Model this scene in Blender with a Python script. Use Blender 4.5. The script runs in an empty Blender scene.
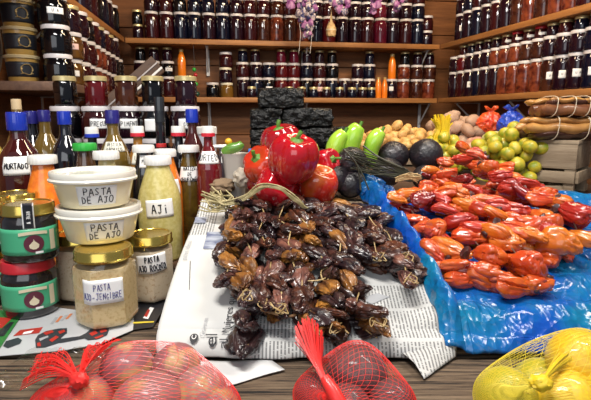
import bpy, bmesh, math, random
import numpy as np
from mathutils import Vector, Matrix, noise, Euler

C = bpy.context.scene.collection
random.seed(7)
rnd = random.random
def U(a, b): return a + (b - a) * random.random()
PI = math.pi

# ------------------------------------------------------------------ camera
CAMZ = 1.16; F = 480.0; PITCH = math.radians(10.0)
cam = bpy.data.cameras.new('camera'); camo = bpy.data.objects.new('camera', cam); C.objects.link(camo)
camo.location = (0, 0, CAMZ); camo.rotation_euler = (PI / 2 - PITCH, 0, 0)
cam.sensor_fit = 'HORIZONTAL'; cam.sensor_width = 36; cam.lens = F / 591 * 36; cam.clip_start = .02
sc = bpy.context.scene; sc.camera = camo
# ------------------------------------------------------------------ world, lights, exposure
sc.view_settings.view_transform = 'Standard'; sc.view_settings.look = 'None'
sc.view_settings.gamma = 1; sc.view_settings.use_curve_mapping = False
sc.view_settings.exposure = 0.0
w = bpy.data.worlds.new('world'); sc.world = w; w.use_nodes = True
w.node_tree.nodes['Background'].inputs[0].default_value = (.75, .85, 1, 1)
w.node_tree.nodes['Background'].inputs[1].default_value = .22
def area(name, loc, target, sx, sy, power, col):
    l = bpy.data.lights.new(name, 'AREA'); l.shape = 'RECTANGLE'; l.size = sx; l.size_y = sy; l.energy = power; l.color = col
    o = bpy.data.objects.new(name, l); C.objects.link(o); o.location = loc
    o.rotation_euler = (Vector(target) - Vector(loc)).to_track_quat('-Z', 'Y').to_euler(); return o
area('stall_lamp', (-.25, .35, 2.25), (.0, .95, .9), .7, .22, 28, (1, .96, .90))
area('open_front_daylight', (-.3, -1.3, 1.75), (0, 1.0, 1.0), 2.0, 1.1, 15, (.93, .96, 1))
area('tube_lamp', (.75, .9, 2.2), (.4, 1.2, 1.0), .12, .8, 15, (1, .93, .84))
area('rear_lamp', (.45, 1.7, 2.28), (.1, 2.6, 1.4), 1.0, .12, 24, (1, .74, .46))

# ------------------------------------------------------------------ projection helpers
cp, sp = math.cos(PITCH), math.sin(PITCH)
def ray(px, py):
    u = (px - 295.5) / F; v = (200 - py) / F
    return Vector((u, cp + v * sp, -sp + v * cp))
def at(px, py, Y):
    d = ray(px, py); t = Y / d.y
    return Vector((d.x * t, Y, CAMZ + d.z * t))
def atz(px, py, z):
    d = ray(px, py); t = (z - CAMZ) / d.z
    return Vector((d.x * t, d.y * t, z))
def zat(py, Y): return at(0, py, Y).z
def xat(px, Y, z):
    dep = Y * cp - (z - CAMZ) * sp
    return (px - 295.5) / F * dep
T = .80                      # counter top
def S(y): return .83 + .40 * (y - .70)
def H(y):                    # surface of the sloping display under the newspaper
    if y >= 1.06: return S(1.06)
    if y >= .70: return S(y)
    t = (.70 - y) / .035
    if t < 1: return .803 + .027 * math.sqrt(max(0, 1 - t * t))
    return .803
def march(px, py, h=0.0):
    d = ray(px, py); t = .3
    while t < 3:
        p = Vector((0, 0, CAMZ)) + d * t
        if p.z <= H(p.y) + h: return p
        t += .001
    return p

# ------------------------------------------------------------------ materials
MATS = {}
def _nodes(name):
    m = bpy.data.materials.new(name); m.use_nodes = True
    nt = m.node_tree; return m, nt, nt.nodes['Principled BSDF'], nt.links
def M(name, c, rough=.5, metal=0, coat=0, c2=None, ns=20, lo=.4, hi=.6, bump=0, bs=80, rand=None, trans=0, detail=4, stretch=None, coord='Object', sss=0, spec=None, hue=0, ior=None):
    if name in MATS: return MATS[name]
    m, nt, b, L = _nodes(name); N = nt.nodes
    b.inputs['Roughness'].default_value = rough; b.inputs['Metallic'].default_value = metal
    b.inputs['Coat Weight'].default_value = coat; b.inputs['Coat Roughness'].default_value = .06
    if trans: b.inputs['Transmission Weight'].default_value = trans
    if ior: b.inputs['IOR'].default_value = ior
    if spec is not None: b.inputs['Specular IOR Level'].default_value = spec
    if sss:
        b.inputs['Subsurface Weight'].default_value = sss; b.inputs['Subsurface Radius'].default_value = (.01, .004, .002)
    b.inputs['Base Color'].default_value = (*c, 1)
    tc = N.new('ShaderNodeTexCoord'); out = tc.outputs[coord]
    if stretch:
        mp = N.new('ShaderNodeMapping'); mp.inputs['Scale'].default_value = stretch; L.new(out, mp.inputs[0]); out = mp.outputs[0]
    oi = N.new('ShaderNodeObjectInfo')
    mul = N.new('ShaderNodeMath'); mul.operation = 'MULTIPLY'; mul.inputs[1].default_value = 37; L.new(oi.outputs['Random'], mul.inputs[0])
    base = None
    if rand is not None:
        mx = N.new('ShaderNodeMix'); mx.data_type = 'RGBA'
        mx.inputs[6].default_value = (*c, 1); mx.inputs[7].default_value = (*rand, 1); L.new(oi.outputs['Random'], mx.inputs[0]); base = mx.outputs[2]
    if c2 is not None:
        nz = N.new('ShaderNodeTexNoise'); nz.noise_dimensions = '4D'; nz.inputs['Scale'].default_value = ns; nz.inputs['Detail'].default_value = detail
        L.new(out, nz.inputs['Vector']); L.new(mul.outputs[0], nz.inputs['W'])
        rp = N.new('ShaderNodeMapRange'); rp.inputs[1].default_value = lo; rp.inputs[2].default_value = hi; L.new(nz.outputs[0], rp.inputs[0])
        mx = N.new('ShaderNodeMix'); mx.data_type = 'RGBA'; L.new(rp.outputs[0], mx.inputs[0])
        if base is not None: L.new(base, mx.inputs[6])
        else: mx.inputs[6].default_value = (*c, 1)
        mx.inputs[7].default_value = (*c2, 1); base = mx.outputs[2]
    if base is not None: L.new(base, b.inputs['Base Color'])
    if bump:
        nb = N.new('ShaderNodeTexNoise'); nb.inputs['Scale'].default_value = bs; nb.inputs['Detail'].default_value = 5; L.new(out, nb.inputs['Vector'])
        bp = N.new('ShaderNodeBump'); bp.inputs['Strength'].default_value = bump; bp.inputs['Distance'].default_value = .004
        L.new(nb.outputs[0], bp.inputs['Height']); L.new(bp.outputs[0], b.inputs['Normal'])
    MATS[name] = m; return m
def clear(name, tint=(1, 1, 1), gloss=.05, rough=.04):
    """thin clear film or glass wall: see-through with a fresnel shine"""
    if name in MATS: return MATS[name]
    m = bpy.data.materials.new(name); m.use_nodes = True; nt = m.node_tree; N = nt.nodes; L = nt.links; N.clear()
    o = N.new('ShaderNodeOutputMaterial'); t = N.new('ShaderNodeBsdfTransparent'); t.inputs[0].default_value = (*tint, 1)
    g = N.new('ShaderNodeBsdfGlossy'); g.inputs['Roughness'].default_value = rough
    f = N.new('ShaderNodeFresnel'); f.inputs[0].default_value = 1.45
    a = N.new('ShaderNodeMath'); a.operation = 'ADD'; a.inputs[1].default_value = gloss; L.new(f.outputs[0], a.inputs[0])
    ge = N.new('ShaderNodeNewGeometry'); nb = N.new('ShaderNodeMath'); nb.operation = 'SUBTRACT'; nb.inputs[0].default_value = 1; L.new(ge.outputs['Backfacing'], nb.inputs[1])
    am = N.new('ShaderNodeMath'); am.operation = 'MULTIPLY'; L.new(a.outputs[0], am.inputs[0]); L.new(nb.outputs[0], am.inputs[1]); a = am
    x = N.new('ShaderNodeMixShader'); L.new(a.outputs[0], x.inputs[0]); L.new(t.outputs[0], x.inputs[1]); L.new(g.outputs[0], x.inputs[2])
    L.new(x.outputs[0], o.inputs[0]); MATS[name] = m; return m
def wood(name, c, c2, stretch=(2, 30, 30), rough=.65, ns=1.0, bump=.4, lo=.35, hi=.7, crack=None):
    if name in MATS: return MATS[name]
    m, nt, b, L = _nodes(name); N = nt.nodes
    b.inputs['Roughness'].default_value = rough
    tc = N.new('ShaderNodeTexCoord'); mp = N.new('ShaderNodeMapping'); mp.inputs['Scale'].default_value = stretch; L.new(tc.outputs['Object'], mp.inputs[0])
    oi = N.new('ShaderNodeObjectInfo'); mul = N.new('ShaderNodeMath'); mul.operation = 'MULTIPLY'; mul.inputs[1].default_value = 53; L.new(oi.outputs['Random'], mul.inputs[0])
    nz = N.new('ShaderNodeTexNoise'); nz.noise_dimensions = '4D'; nz.inputs['Scale'].default_value = ns; nz.inputs['Detail'].default_value = 8; nz.inputs['Roughness'].default_value = .72
    L.new(mp.outputs[0], nz.inputs['Vector']); L.new(mul.outputs[0], nz.inputs['W'])
    rp = N.new('ShaderNodeValToRGB'); e = rp.color_ramp.elements
    e[0].position = lo; e[0].color = (*c2, 1); e[1].position = hi; e[1].color = (*c, 1)
    if crack:
        k = e.new(lo - .05); k.color = (*crack, 1)
    L.new(nz.outputs[0], rp.inputs[0]); L.new(rp.outputs[0], b.inputs['Base Color'])
    bp = N.new('ShaderNodeBump'); bp.inputs['Strength'].default_value = bump; bp.inputs['Distance'].default_value = .006
    L.new(nz.outputs[0], bp.inputs['Height']); L.new(bp.outputs[0], b.inputs['Normal'])
    MATS[name] = m; return m

# ------------------------------------------------------------------ mesh helpers
class MB:
    def __init__(s): s.v = []; s.f = []
    def add(s, vf, M4=None):
        v, f = vf; o = len(s.v)
        s.v += [tuple(M4 @ Vector(p)) for p in v] if M4 is not None else [tuple(p) for p in v]
        s.f += [tuple(i + o for i in q) for q in f]; return s
    def mesh(s, name, mat, smooth=True):
        me = bpy.data.meshes.new(name); me.from_pydata(s.v, [], s.f)
        bm = bmesh.new(); bm.from_mesh(me); bmesh.ops.recalc_face_normals(bm, faces=bm.faces); bm.to_mesh(me); bm.free()
        me.materials.append(mat)
        if smooth:
            me.shade_smooth()
            try: me.set_sharp_from_angle(angle=math.radians(42))
            except Exception: pass
        return me
    def build(s, name, mat, parent=None, smooth=True, loc=None):
        return put(name, s.mesh(name, mat, smooth), parent, loc)
def put(name, me, parent=None, loc=None):
    o = bpy.data.objects.new(name, me); C.objects.link(o)
    if parent is not None: o.parent = parent
    if loc is not None: o.location = loc
    return o
def tag(o, label, cat, group=None):
    o['label'] = label; o['category'] = cat
    if group: o['group'] = group
    return o
def thing(name, label, cat, loc=(0, 0, 0), rz=0, group=None):
    o = bpy.data.objects.new(name, None); C.objects.link(o); o.location = loc; o.rotation_euler = (0, 0, rz); o.empty_display_size = .02
    return tag(o, label, cat, group)
def struct(o): o['kind'] = 'structure'; return o

def lathe(prof, n=28, rad=None):
    v = []; f = []; rings = []
    for r, z in prof:
        if r < 1e-6: v.append((0, 0, z)); rings.append([len(v) - 1] * n)
        else:
            ring = []
            for k in range(n):
                a = 2 * PI * k / n; rr = r * (rad(a) if rad else 1)
                v.append((rr * math.cos(a), rr * math.sin(a), z)); ring.append(len(v) - 1)
            rings.append(ring)
    for A, B in zip(rings, rings[1:]):
        for k in range(n):
            q = [A[k], A[(k + 1) % n], B[(k + 1) % n], B[k]]; q2 = []
            for i in q:
                if i not in q2: q2.append(i)
            if len(q2) >= 3: f.append(q2)
    return v, f
def tube(pts, r, n=5, flat=1.0, closed_ends=True):
    pts = [Vector(p) for p in pts]; v = []; f = []
    up = Vector((.13, .21, .97))
    for i, p in enumerate(pts):
        t = (pts[min(i + 1, len(pts) - 1)] - pts[max(i - 1, 0)])
        if t.length < 1e-9: t = Vector((0, 0, 1))
        t.normalize(); a = t.cross(up)
        if a.length < .05: a = t.cross(Vector((1, 0, 0)))
        a.normalize(); b = t.cross(a)
        rr = r[i] if hasattr(r, '__len__') else r
        for k in range(n):
            th = 2 * PI * k / n
            v.append(p + a * (rr * math.cos(th)) + b * (rr * flat * math.sin(th)))
    for i in range(len(pts) - 1):
        for k in range(n):
            f.append((i * n + k, i * n + (k + 1) % n, (i + 1) * n + (k + 1) % n, (i + 1) * n + k))
    if closed_ends:
        f.append(tuple(range(n))); f.append(tuple((len(pts) - 1) * n + k for k in range(n)))
    return v, f
def smooth_path(pts, n=8):
    pts = [Vector(p) for p in pts]; P = [pts[0]] + pts + [pts[-1]]; out = []
    for i in range(1, len(P) - 2):
        for k in range(n):
            t = k / n; a, b, c, d = P[i - 1], P[i], P[i + 1], P[i + 2]
            out.append(.5 * ((2 * b) + (c - a) * t + (2 * a - 5 * b + 4 * c - d) * t * t + (3 * b - a - 3 * c + d) * t ** 3))
    out.append(pts[-1]); return out
def box(sx, sy, sz, bev=.003, seg=2, base=True):
    bm = bmesh.new(); bmesh.ops.create_cube(bm, size=1)
    for q in bm.verts: q.co = Vector((q.co.x * sx, q.co.y * sy, (q.co.z + (.5 if base else 0)) * sz))
    if bev: bmesh.ops.bevel(bm, geom=list(bm.edges), offset=bev, segments=seg, affect='EDGES', profile=.5)
    bm.verts.ensure_lookup_table(); v = [tuple(q.co) for q in bm.verts]; f = [tuple(q.index for q in p.verts) for p in bm.faces]
    bm.free(); return v, f
_ico = {}
def ico(sub):
    if sub not in _ico:
        bm = bmesh.new(); bmesh.ops.create_icosphere(bm, subdivisions=sub, radius=1)
        _ico[sub] = ([q.co.copy() for q in bm.verts], [tuple(q.index for q in p.verts) for p in bm.faces]); bm.free()
    return _ico[sub]
def blob(fn, sub=3):
    v, f = ico(sub); return [fn(p.copy()) for p in v], f
def nz(p, s, seed=0): return noise.noise(Vector(p) * s + Vector((seed * 7.3, seed * 3.1, seed * 5.7)))
def grid(fn, nu, nv):
    v = [fn(i / nu, j / nv) for j in range(nv + 1) for i in range(nu + 1)]
    f = [(j * (nu + 1) + i, j * (nu + 1) + i + 1, (j + 1) * (nu + 1) + i + 1, (j + 1) * (nu + 1) + i) for j in range(nv) for i in range(nu)]
    return v, f
def solid(o, t, off=0):
    m = o.modifiers.new('thickness', 'SOLIDIFY'); m.thickness = t; m.offset = off; return o
def TR(loc=(0, 0, 0), rot=(0, 0, 0), s=(1, 1, 1)):
    return Matrix.LocRotScale(Vector(loc), Euler(rot), Vector(s))
ORD = ['zeroth', 'first', 'second', 'third', 'fourth', 'fifth', 'sixth', 'seventh', 'eighth', 'ninth', 'tenth', 'eleventh', 'twelfth', 'thirteenth', 'fourteenth', 'fifteenth', 'sixteenth', 'seventeenth', 'eighteenth', 'nineteenth', 'twentieth', 'twenty-first', 'twenty-second', 'twenty-third', 'twenty-fourth', 'twenty-fifth', 'twenty-sixth']

# ------------------------------------------------------------------ handwriting
_c = [(.3 + .3 * math.cos(a), .5 + .5 * math.sin(a)) for a in [PI / 2 + 2 * PI * k / 10 for k in range(11)]]
FONT = {'P': [[(0, 0), (0, 1), (.45, .95), (.5, .7), (.4, .5), (0, .45)]], 'A': [[(0, 0), (.25, 1), (.35, 1), (.6, 0)], [(.1, .38), (.5, .4)]],
 'S': [[(.5, .9), (.25, 1), (.05, .8), (.25, .52), (.5, .25), (.3, 0), (0, .1)]], 'T': [[(.3, 0), (.3, 1)], [(0, .97), (.62, 1)]],
 'D': [[(.05, 0), (.05, 1), (.4, .85), (.55, .5), (.4, .12), (0, 0)]], 'E': [[(.5, 1), (.03, 1), (0, 0), (.5, .02)], [(0, .5), (.4, .5)]],
 'J': [[(.05, 1), (.6, 1)], [(.4, 1), (.4, .15), (.22, 0), (.02, .18)]], 'O': [_c], 'I': [[(.3, 0), (.3, 1)]], 'i': [[(.3, 0), (.3, .65)], [(.3, .9), (.3, .98)]],
 'M': [[(0, 0), (.05, 1), (.3, .4), (.55, 1), (.6, 0)]], 'U': [[(0, 1), (.05, .15), (.28, 0), (.5, .15), (.55, 1)]],
 'R': [[(0, 0), (0, 1), (.45, .95), (.5, .7), (.4, .52), (0, .47)], [(.2, .47), (.58, 0)]], 'N': [[(0, 0), (.02, 1), (.5, 0), (.52, 1)]],
 'G': [[(.55, .85), (.3, 1), (.03, .6), (.1, .12), (.4, 0), (.55, .3), (.3, .42)]], 'B': [[(0, 0), (0, 1), (.45, .85), (.4, .6), (0, .5)], [(.4, .55), (.55, .25), (.3, 0), (0, 0)]],
 'C': [[(.55, .85), (.3, 1), (.03, .6), (.1, .15), (.35, 0), (.55, .15)]], 'Z': [[(0, 1), (.5, 1), (0, 0), (.55, 0)]], 'L': [[(0, 1), (0, 0), (.5, 0)]],
 'H': [[(0, 0), (0, 1)], [(.5, 0), (.5, 1)], [(0, .5), (.5, .5)]], '-': [[(.05, .45), (.5, .5)]], '=': [[(.05, .6), (.5, .6)], [(.05, .35), (.5, .35)]], '1': [[(.1, .8), (.3, 1), (.3, 0)]], '7': [[(0, 1), (.5, 1), (.2, 0)]],
 '/': [[(0, 0), (.5, 1)]], '0': [_c], 'a': [[(.5, .6), (.2, .65), (.02, .3), (.2, 0), (.48, .2)], [(.5, .65), (.52, 0)]], ' ': []}
def strokes(lines, w, h, size, seed=1, tilt=0.0, cond=1.0, x0=None, gap=1.45):
    """handwriting as polylines inside a w x h label, origin at its centre"""
    rr = random.Random(seed); out = []
    for li, t in enumerate(lines):
        adv = size * .82 * cond; tw = adv * len(t); x = -tw / 2 + size * .1; y = (len(lines) - 1) / 2 * size * gap - li * size * gap - size / 2
        for ch in t:
            dx, dy, sc_ = rr.uniform(-.05, .05) * size, rr.uniform(-.08, .08) * size, rr.uniform(.9, 1.08)
            for pl in FONT.get(ch, []):
                q = [(x + dx + a * size * cond * sc_, y + dy + b * size * sc_) for a, b in pl]
                out.append([(a * math.cos(tilt) - b * math.sin(tilt), a * math.sin(tilt) + b * math.cos(tilt)) for a, b in q])
            x += adv
    return out
def round_label(parent, rf, zc, w, h, ac, lines=(), size=.01, ink='ink', paper='label_white', tilt=0.0, seed=1, cond=1.0, pen=.0007, name='label', shear=0.0, gap=1.45):
    """a paper label wrapped on a body of revolution; rf(theta, z) = outer radius there"""
    if not callable(rf): R_ = rf; rf = lambda a, z: R_
    rm = rf(ac, zc)
    def mp(x, z, e):
        a = ac + x / rm; zz = zc + z + shear * x; r = rf(a, zz) + e; return Vector((r * math.cos(a), r * math.sin(a), zz))
    def g(u, v):
        x, z = (u - .5) * w, (v - .5) * h
        if tilt: x, z = x * math.cos(tilt) - z * math.sin(tilt), x * math.sin(tilt) + z * math.cos(tilt)
        return mp(x, z, .0007)
    lb = solid(MB().add(grid(g, 14, 6)).build(name, LM[paper], parent), .0005)
    if lines:
        mb = MB()
        for pl in strokes(lines, w, h, size, seed, tilt, cond, gap=gap):
            d = []
            for a, b in zip(pl, pl[1:]):
                k = max(1, int(math.hypot(b[0] - a[0], b[1] - a[1]) / .003))
                d += [(a[0] + (b[0] - a[0]) * i / k, a[1] + (b[1] - a[1]) * i / k) for i in range(k)]
            d.append(pl[-1]); mb.add(tube([mp(x, z, .0013) for x, z in d], pen, 5))
        mb.build('lettering', LM[ink], lb)
    return lb
LM = {'label_white': M('label_white', (.86, .86, .85), .6), 'ink': M('ink', (.012, .012, .02), .5), 'ink_blue': M('ink_blue', (.05, .05, .22), .5),
      'label_yellow': M('label_aged', (.72, .70, .60), .6), 'label_pink': M('label_pink', (.8, .55, .5), .6), 'label_green': M('label_green', (.03, .30, .13), .45),
      'label_red': M('label_red', (.6, .03, .03), .5), 'label_black': M('label_black', (.012, .014, .02), .4)}
def ac_of(p): return math.atan2(-p[1], -p[0])

# ================================================================== THE ROOM
W_WALL = wood('wall_boards', (.30, .120, .040), (.12, .044, .014), (3, 3, 34), .7)
W_SHELF = wood('shelf_wood', (.48, .22, .065), (.27, .105, .028), (5, 40, 40), .55)
W_DARK = wood('dark_wood', (.10, .045, .02), (.03, .014, .008), (4, 30, 30), .6)
W_GREY = wood('grey_weathered_wood', (.27, .19, .12), (.10, .065, .04), (5, 150, 150), .8, bump=1.0, lo=.465, hi=.64, crack=(.008, .006, .005))
W_CRATE = wood('crate_wood', (.40, .31, .21), (.20, .14, .085), (4, 40, 40), .75, bump=.5)
METAL_W = M('white_bracket', (.62, .62, .62), .4)
struct(MB().add(box(5, 6, .1, 0), TR((0, 1.5, -.1))).build('floor', M('concrete', (.16, .15, .14), .8, c2=(.1, .1, .09))))
struct(MB().add(box(4.4, 3.6, .06, 0), TR((0, 1.9, 2.5))).build('ceiling', W_DARK))
EL = (Vector((-.80, 1.80)), Vector((-.929, 2.728)))      # front edges of the three shelf runs
EB = (Vector((-.929, 2.728)), Vector((.865, 2.99)))
ER = (Vector((.865, 2.99)), Vector((1.215, 1.42)))
ELn = (Vector((-.70, 1.10)), Vector((-.929, 2.728)))
def nrm(e, side):
    d = (e[1] - e[0]).normalized(); return Vector((-d.y, d.x)) * side
DEP = .21
def wall_run(name, e, side, off, z0, z1, ext=(.3, .3)):
    d = (e[1] - e[0]).normalized(); n = nrm(e, side); a = e[0] + n * off - d * ext[0]; b = e[1] + n * off + d * ext[1]
    mb = MB(); nb = 12; ln = (b - a).length; ang = math.atan2(d.y, d.x); hgt = (z1 - z0) / nb
    for k in range(nb):
        mid = (a + b) / 2 + n * .02; mb.add(box(ln, .04, hgt - .004, .004), TR((mid.x, mid.y, z0 + k * hgt), (0, 0, ang)))
    mb.add(box(ln, .02, z1 - z0, 0), TR(((a + b) / 2 + n * .035).to_3d() + Vector((0, 0, z0)), (0, 0, ang)))
    return struct(mb.build(name, W_WALL))
wall_run('wall_back', EB, 1, DEP + .005, 0, 2.5)
wall_run('wall_left', ELn, 1, DEP + .005, 0, 2.5, (.2, .3))
wall_run('wall_right', ER, 1, DEP + .005, 0, 2.5, (.3, .25))
ZL, ZU, TH = 1.262, 1.578, .028
def shelf(label, e, side, z, ext=(0, 0), brk=()):
    d = (e[1] - e[0]).normalized(); n = nrm(e, side); a = e[0] - d * ext[0]; b = e[1] + d * ext[1]; ang = math.atan2(d.y, d.x)
    old = 'black and gold' in label; mid = (a + b) / 2 + n * (DEP / 2 + (.03 if old else 0))
    r = thing('wall_shelf', label, 'shelf', (mid.x, mid.y, z - TH), ang, 'jar shelves around the stall')
    MB().add(box((b - a).length, DEP - .004 + (.06 if 'black and gold' in label else 0), TH, .003)).build('board', wood('shelf_old', (.20, .11, .065), (.09, .045, .03), (5, 40, 40), .6) if old else W_SHELF, r)
    for t in brk:
        x = (t - .5) * (e[1] - e[0]).length; mb = MB()
        s = side
        mb.add(box(.018, .16, .004, 0), TR((x, s * .02, -.005))); mb.add(box(.018, .004, .15, 0), TR((x, s * (DEP / 2 - .008), -.155)))
        mb.add(tube([(x, -s * .05, -.008), (x, s * (DEP / 2 - .012), -.13)], .005, 6))
        mb.build('bracket', METAL_W, r)
    return r
cut = .004
shelf('long wooden lower shelf on the back wall, under the three-layer jar stacks', EB, 1, ZL, (0, 0), (.24, .56, .985))
shelf('long wooden upper shelf on the back wall', EB, 1, ZU, (0, 0), (.24, .56, .97))
shelf('wooden lower shelf of the right wall above the kelp bundles', ER, 1, ZL, (-.0, .1), (.05, .35, .75))
shelf('wooden upper shelf rising along the right wall, near the top edge', ER, 1, ZU, (-.0, .1), (.06, .4, .72))
ELL = (ELn[0] + Vector((.075, 0)), ELn[1] + Vector((.03, -.04)))
shelf('wooden lower shelf of the left wall carrying black and gold tubs', ELL, 1, ZL, (-.41, -.22), (.5, .75))
shelf('wooden upper shelf of the left wall, above the tubs', ELn, 1, ZU, (0, -.01), (.5, .92))

# ================================================================== JARS ON THE SHELVES
def glassy(n, c, c2=None, ns=30, lo=.4, hi=.65):
    k = .42 if c2 is None else .62
    c = tuple(x * k for x in c); c2 = tuple(x * k for x in c2) if c2 else None
    return M(n, c, .09, coat=.35, c2=c2, ns=ns, lo=lo, hi=hi, detail=3, spec=.5)
JC = {'black': ('black', glassy('jar_black', (.006, .006, .009))), 'navy': ('blue-black', glassy('jar_navy', (.008, .010, .035))),
      'plum': ('dark plum', glassy('jar_plum', (.030, .007, .018))), 'maroon': ('maroon', glassy('jar_maroon', (.075, .010, .014))),
      'red': ('deep red', glassy('jar_red', (.20, .010, .016))), 'crim': ('crimson', glassy('jar_crimson', (.25, .012, .045))),
      'brown': ('reddish brown', glassy('jar_brown', (.10, .030, .015), (.04, .008, .006))),
      'lump': ('chunky rust', glassy('jar_chunky', (.34, .075, .03), (.10, .014, .010), 45)),
      'amber': ('amber', glassy('jar_amber', (.22, .10, .02), (.10, .04, .01))), 'must': ('mustard yellow', glassy('jar_mustard', (.38, .19, .03)))}
LID = {'white': M('lid_white', (.62, .59, .60), .35), 'gold': M('lid_gold', (.62, .52, .26), .30, metal=.45), 'red': M('lid_red', (.5, .02, .03), .3),
       'green': M('lid_green', (.03, .38, .05), .3), 'cream': M('lid_cream', (.70, .66, .50), .35)}
KIND = {'tall': (.0395, .145), 'short': (.039, .086), 'small': (.028, .076), 'squat': (.046, .088), 'mini': (.027, .062), 'mid': (.0395, .117), 'dwarf': (.028, .054)}
_jm = {}
def jar_mesh(kind, col, lid):
    k = (kind, col, lid)
    if k not in _jm:
        r, h = KIND[kind]
        lh = .013 if kind not in ('small', 'dwarf') else .011
        b = MB().add(lathe([(0, 0), (r * .88, 0), (r * .97, .003), (r, .008), (r, h - lh - .022), (r * .96, h - lh - .012), (r * .86, h - lh - .005), (r * .84, h - lh + .002), (0, h - lh + .003)], 22)).mesh('body', JC[col][1])
        l = MB().add(lathe([(r * .84, h - lh), (r * .92, h - lh), (r * .93, h - .003), (r * .90, h), (r * .80, h), (r * .77, h - .0012), (0, h - .0012)], 22)).mesh('lid', LID[lid])
        _jm[k] = (b, l)
    return _jm[k]
def jar(p, z, kind, col, lid, label, group, lab=None):
    r, h = KIND[kind]
    t = thing('preserve_jar', label, 'jar', (p[0], p[1], z), U(-.3, .3), group)
    b, l = jar_mesh(kind, col, lid); put('body', b, t); put('lid', l, t)
    if lab:
        t.rotation_euler.z = 0
        if lab == 'round': round_label(t, r, h * .5, .026, .026, ac_of(p), paper='label_white')
        else: round_label(t, r, h * (.45 if kind != 'dwarf' else .4), r * 1.05, h * .22, ac_of(p) + .15, ['UVA'] if kind != 'dwarf' else (), .008, 'ink', lab)
    return h
def shelf_row(e, side, z0, xs, cols, inset, where, group_base, order='left'):
    """cols: per position a list of layers (kind, colour, lid[, label])"""
    n = nrm(e, side); N = len(xs)
    for i, (t, st) in enumerate(zip(xs, cols)):
        p = e[0].lerp(e[1], t) + n * inset; z = z0
        for li, L_ in enumerate(st):
            kind, col, lid = L_[:3]; lab = L_[3] if len(L_) > 3 else None
            lay = ['bottom layer', 'second layer', 'third layer', 'fourth layer'][li]
            size = {'tall': 'tall ', 'short': 'wide ', 'small': 'small ', 'squat': 'squat ', 'mini': 'tiny ', 'mid': 'tall ', 'dwarf': 'small '}[kind]
            j = .003
            z += jar((p.x + U(-j, j), p.y + U(-j, j), 0), z, kind, col, lid, f'{size}{JC[col][0]} jar, {lid} lid, {ORD[i + 1]} from {order}, {lay}, {where}'.replace('layer, ', '').replace('twenty-', 'twenty ').replace('wide ', ''), f'{group_base}, {lay}', lab)
W3 = 'white'
# --- back wall, upper shelf
up1 = 'black black plum maroon plum navy navy maroon plum plum maroon brown lump maroon brown lump black red plum plum maroon plum crim plum maroon navy navy'.split()
nU = 22
colsU = []
for i in range(nU):
    c = ['plum', 'maroon', 'maroon', 'navy', 'navy', 'plum', 'navy', 'plum', 'maroon', 'brown', 'lump', 'brown', 'lump', 'navy', 'red', 'plum', 'plum', 'maroon', 'crim', 'plum', 'maroon', 'navy'][i]
    c2 = ['black', 'plum', 'maroon', 'black', 'navy', 'navy', 'navy', 'plum', 'maroon', 'maroon', 'brown', 'maroon', 'brown', 'plum', 'maroon', 'plum', 'plum', 'plum', 'crim', 'plum', 'plum', 'navy'][i]
    c3 = ['plum', 'navy', 'maroon', 'black'][(i * 7 + i // 3) % 4]
    st = [('tall', c, W3), ('short', c2, W3)]
    if i >= 9: st.append(('short', c3, W3))
    if i == 0: st = [('small', 'plum', 'gold'), ('small', 'black', 'gold')]
    colsU.append(st)
shelf_row(EB, 1, ZU, [.035 + .895 * i / (nU - 1) for i in range(nU)], colsU, .05, "back upper shelf", 'back wall upper shelf jars')
shelf_row(EB, 1, ZU, [.967], [[('short', 'plum', W3), ('short', 'maroon', W3)]], .075, "back upper shelf corner", 'corner jars of the upper shelf')
# --- back wall, lower shelf
def tpx(e, px, z, inset, side=1):
    n = nrm(e, side); lo, hi = 0., 1.
    for _ in range(40):
        m = (lo + hi) / 2; p = e[0].lerp(e[1], m) + n * inset
        x = 295.5 + F * p.x / (p.y * cp - (z - CAMZ) * sp)
        if (x < px): lo = m
        else: hi = m
    return (lo + hi) / 2
bl = [(128, [('mid', 'black', W3)]), (142, [('mid', 'plum', W3), ('short', 'plum', W3), ('small', 'black', 'gold')]), (155.5, [('mid', 'maroon', W3), ('short', 'plum', W3, 'label_white'), ('small', 'plum', 'gold')]),
      (169, [('mid', 'maroon', W3), ('short', 'black', W3, 'label_white'), ('small', 'plum', 'gold')]), (183, [('mid', 'plum', W3)]),
      (212.5, [('short', 'black', W3)]), (226.5, [('short', 'must', 'cream'), ('short', 'plum', 'cream'), ('short', 'maroon', W3)]),
      (243, [('mid', 'plum', W3), ('short', 'maroon', W3), ('small', 'navy', 'gold')]), (256, [('mid', 'navy', W3), ('short', 'plum', W3), ('small', 'plum', 'gold')]),
      (268.7, [('mid', 'black', W3, 'label_white'), ('short', 'navy', W3)]), (281.3, [('mid', 'red', W3), ('short', 'red', W3), ('small', 'crim', 'gold')]),
      (294, [('mid', 'red', W3), ('short', 'red', W3), ('small', 'crim', 'gold')]), (306.5, [('mid', 'black', W3), ('short', 'navy', W3), ('small', 'plum', 'gold')]),
      (319, [('mid', 'maroon', W3, 'label_pink'), ('short', 'maroon', W3), ('small', 'plum', 'gold')]), (331.5, [('mid', 'navy', W3), ('short', 'black', W3), ('small', 'black', 'gold')]),
      (344.5, [('mid', 'plum', W3)]), (357, [('mid', 'plum', W3), ('short', 'plum', W3)]), (369, [('mid', 'plum', W3), ('short', 'navy', W3), ('small', 'navy', 'gold')]),
      (391, [('mid', 'plum', W3, 'round')]), (403, [('mid', 'lump', W3), ('short', 'lump', W3), ('small', 'black', 'gold')]),
      (415.5, [('mid', 'brown', W3), ('short', 'brown', W3), ('small', 'plum', 'gold')]), (428, [('mid', 'lump', W3), ('short', 'brown', W3), ('small', 'plum', 'gold')])]
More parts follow.
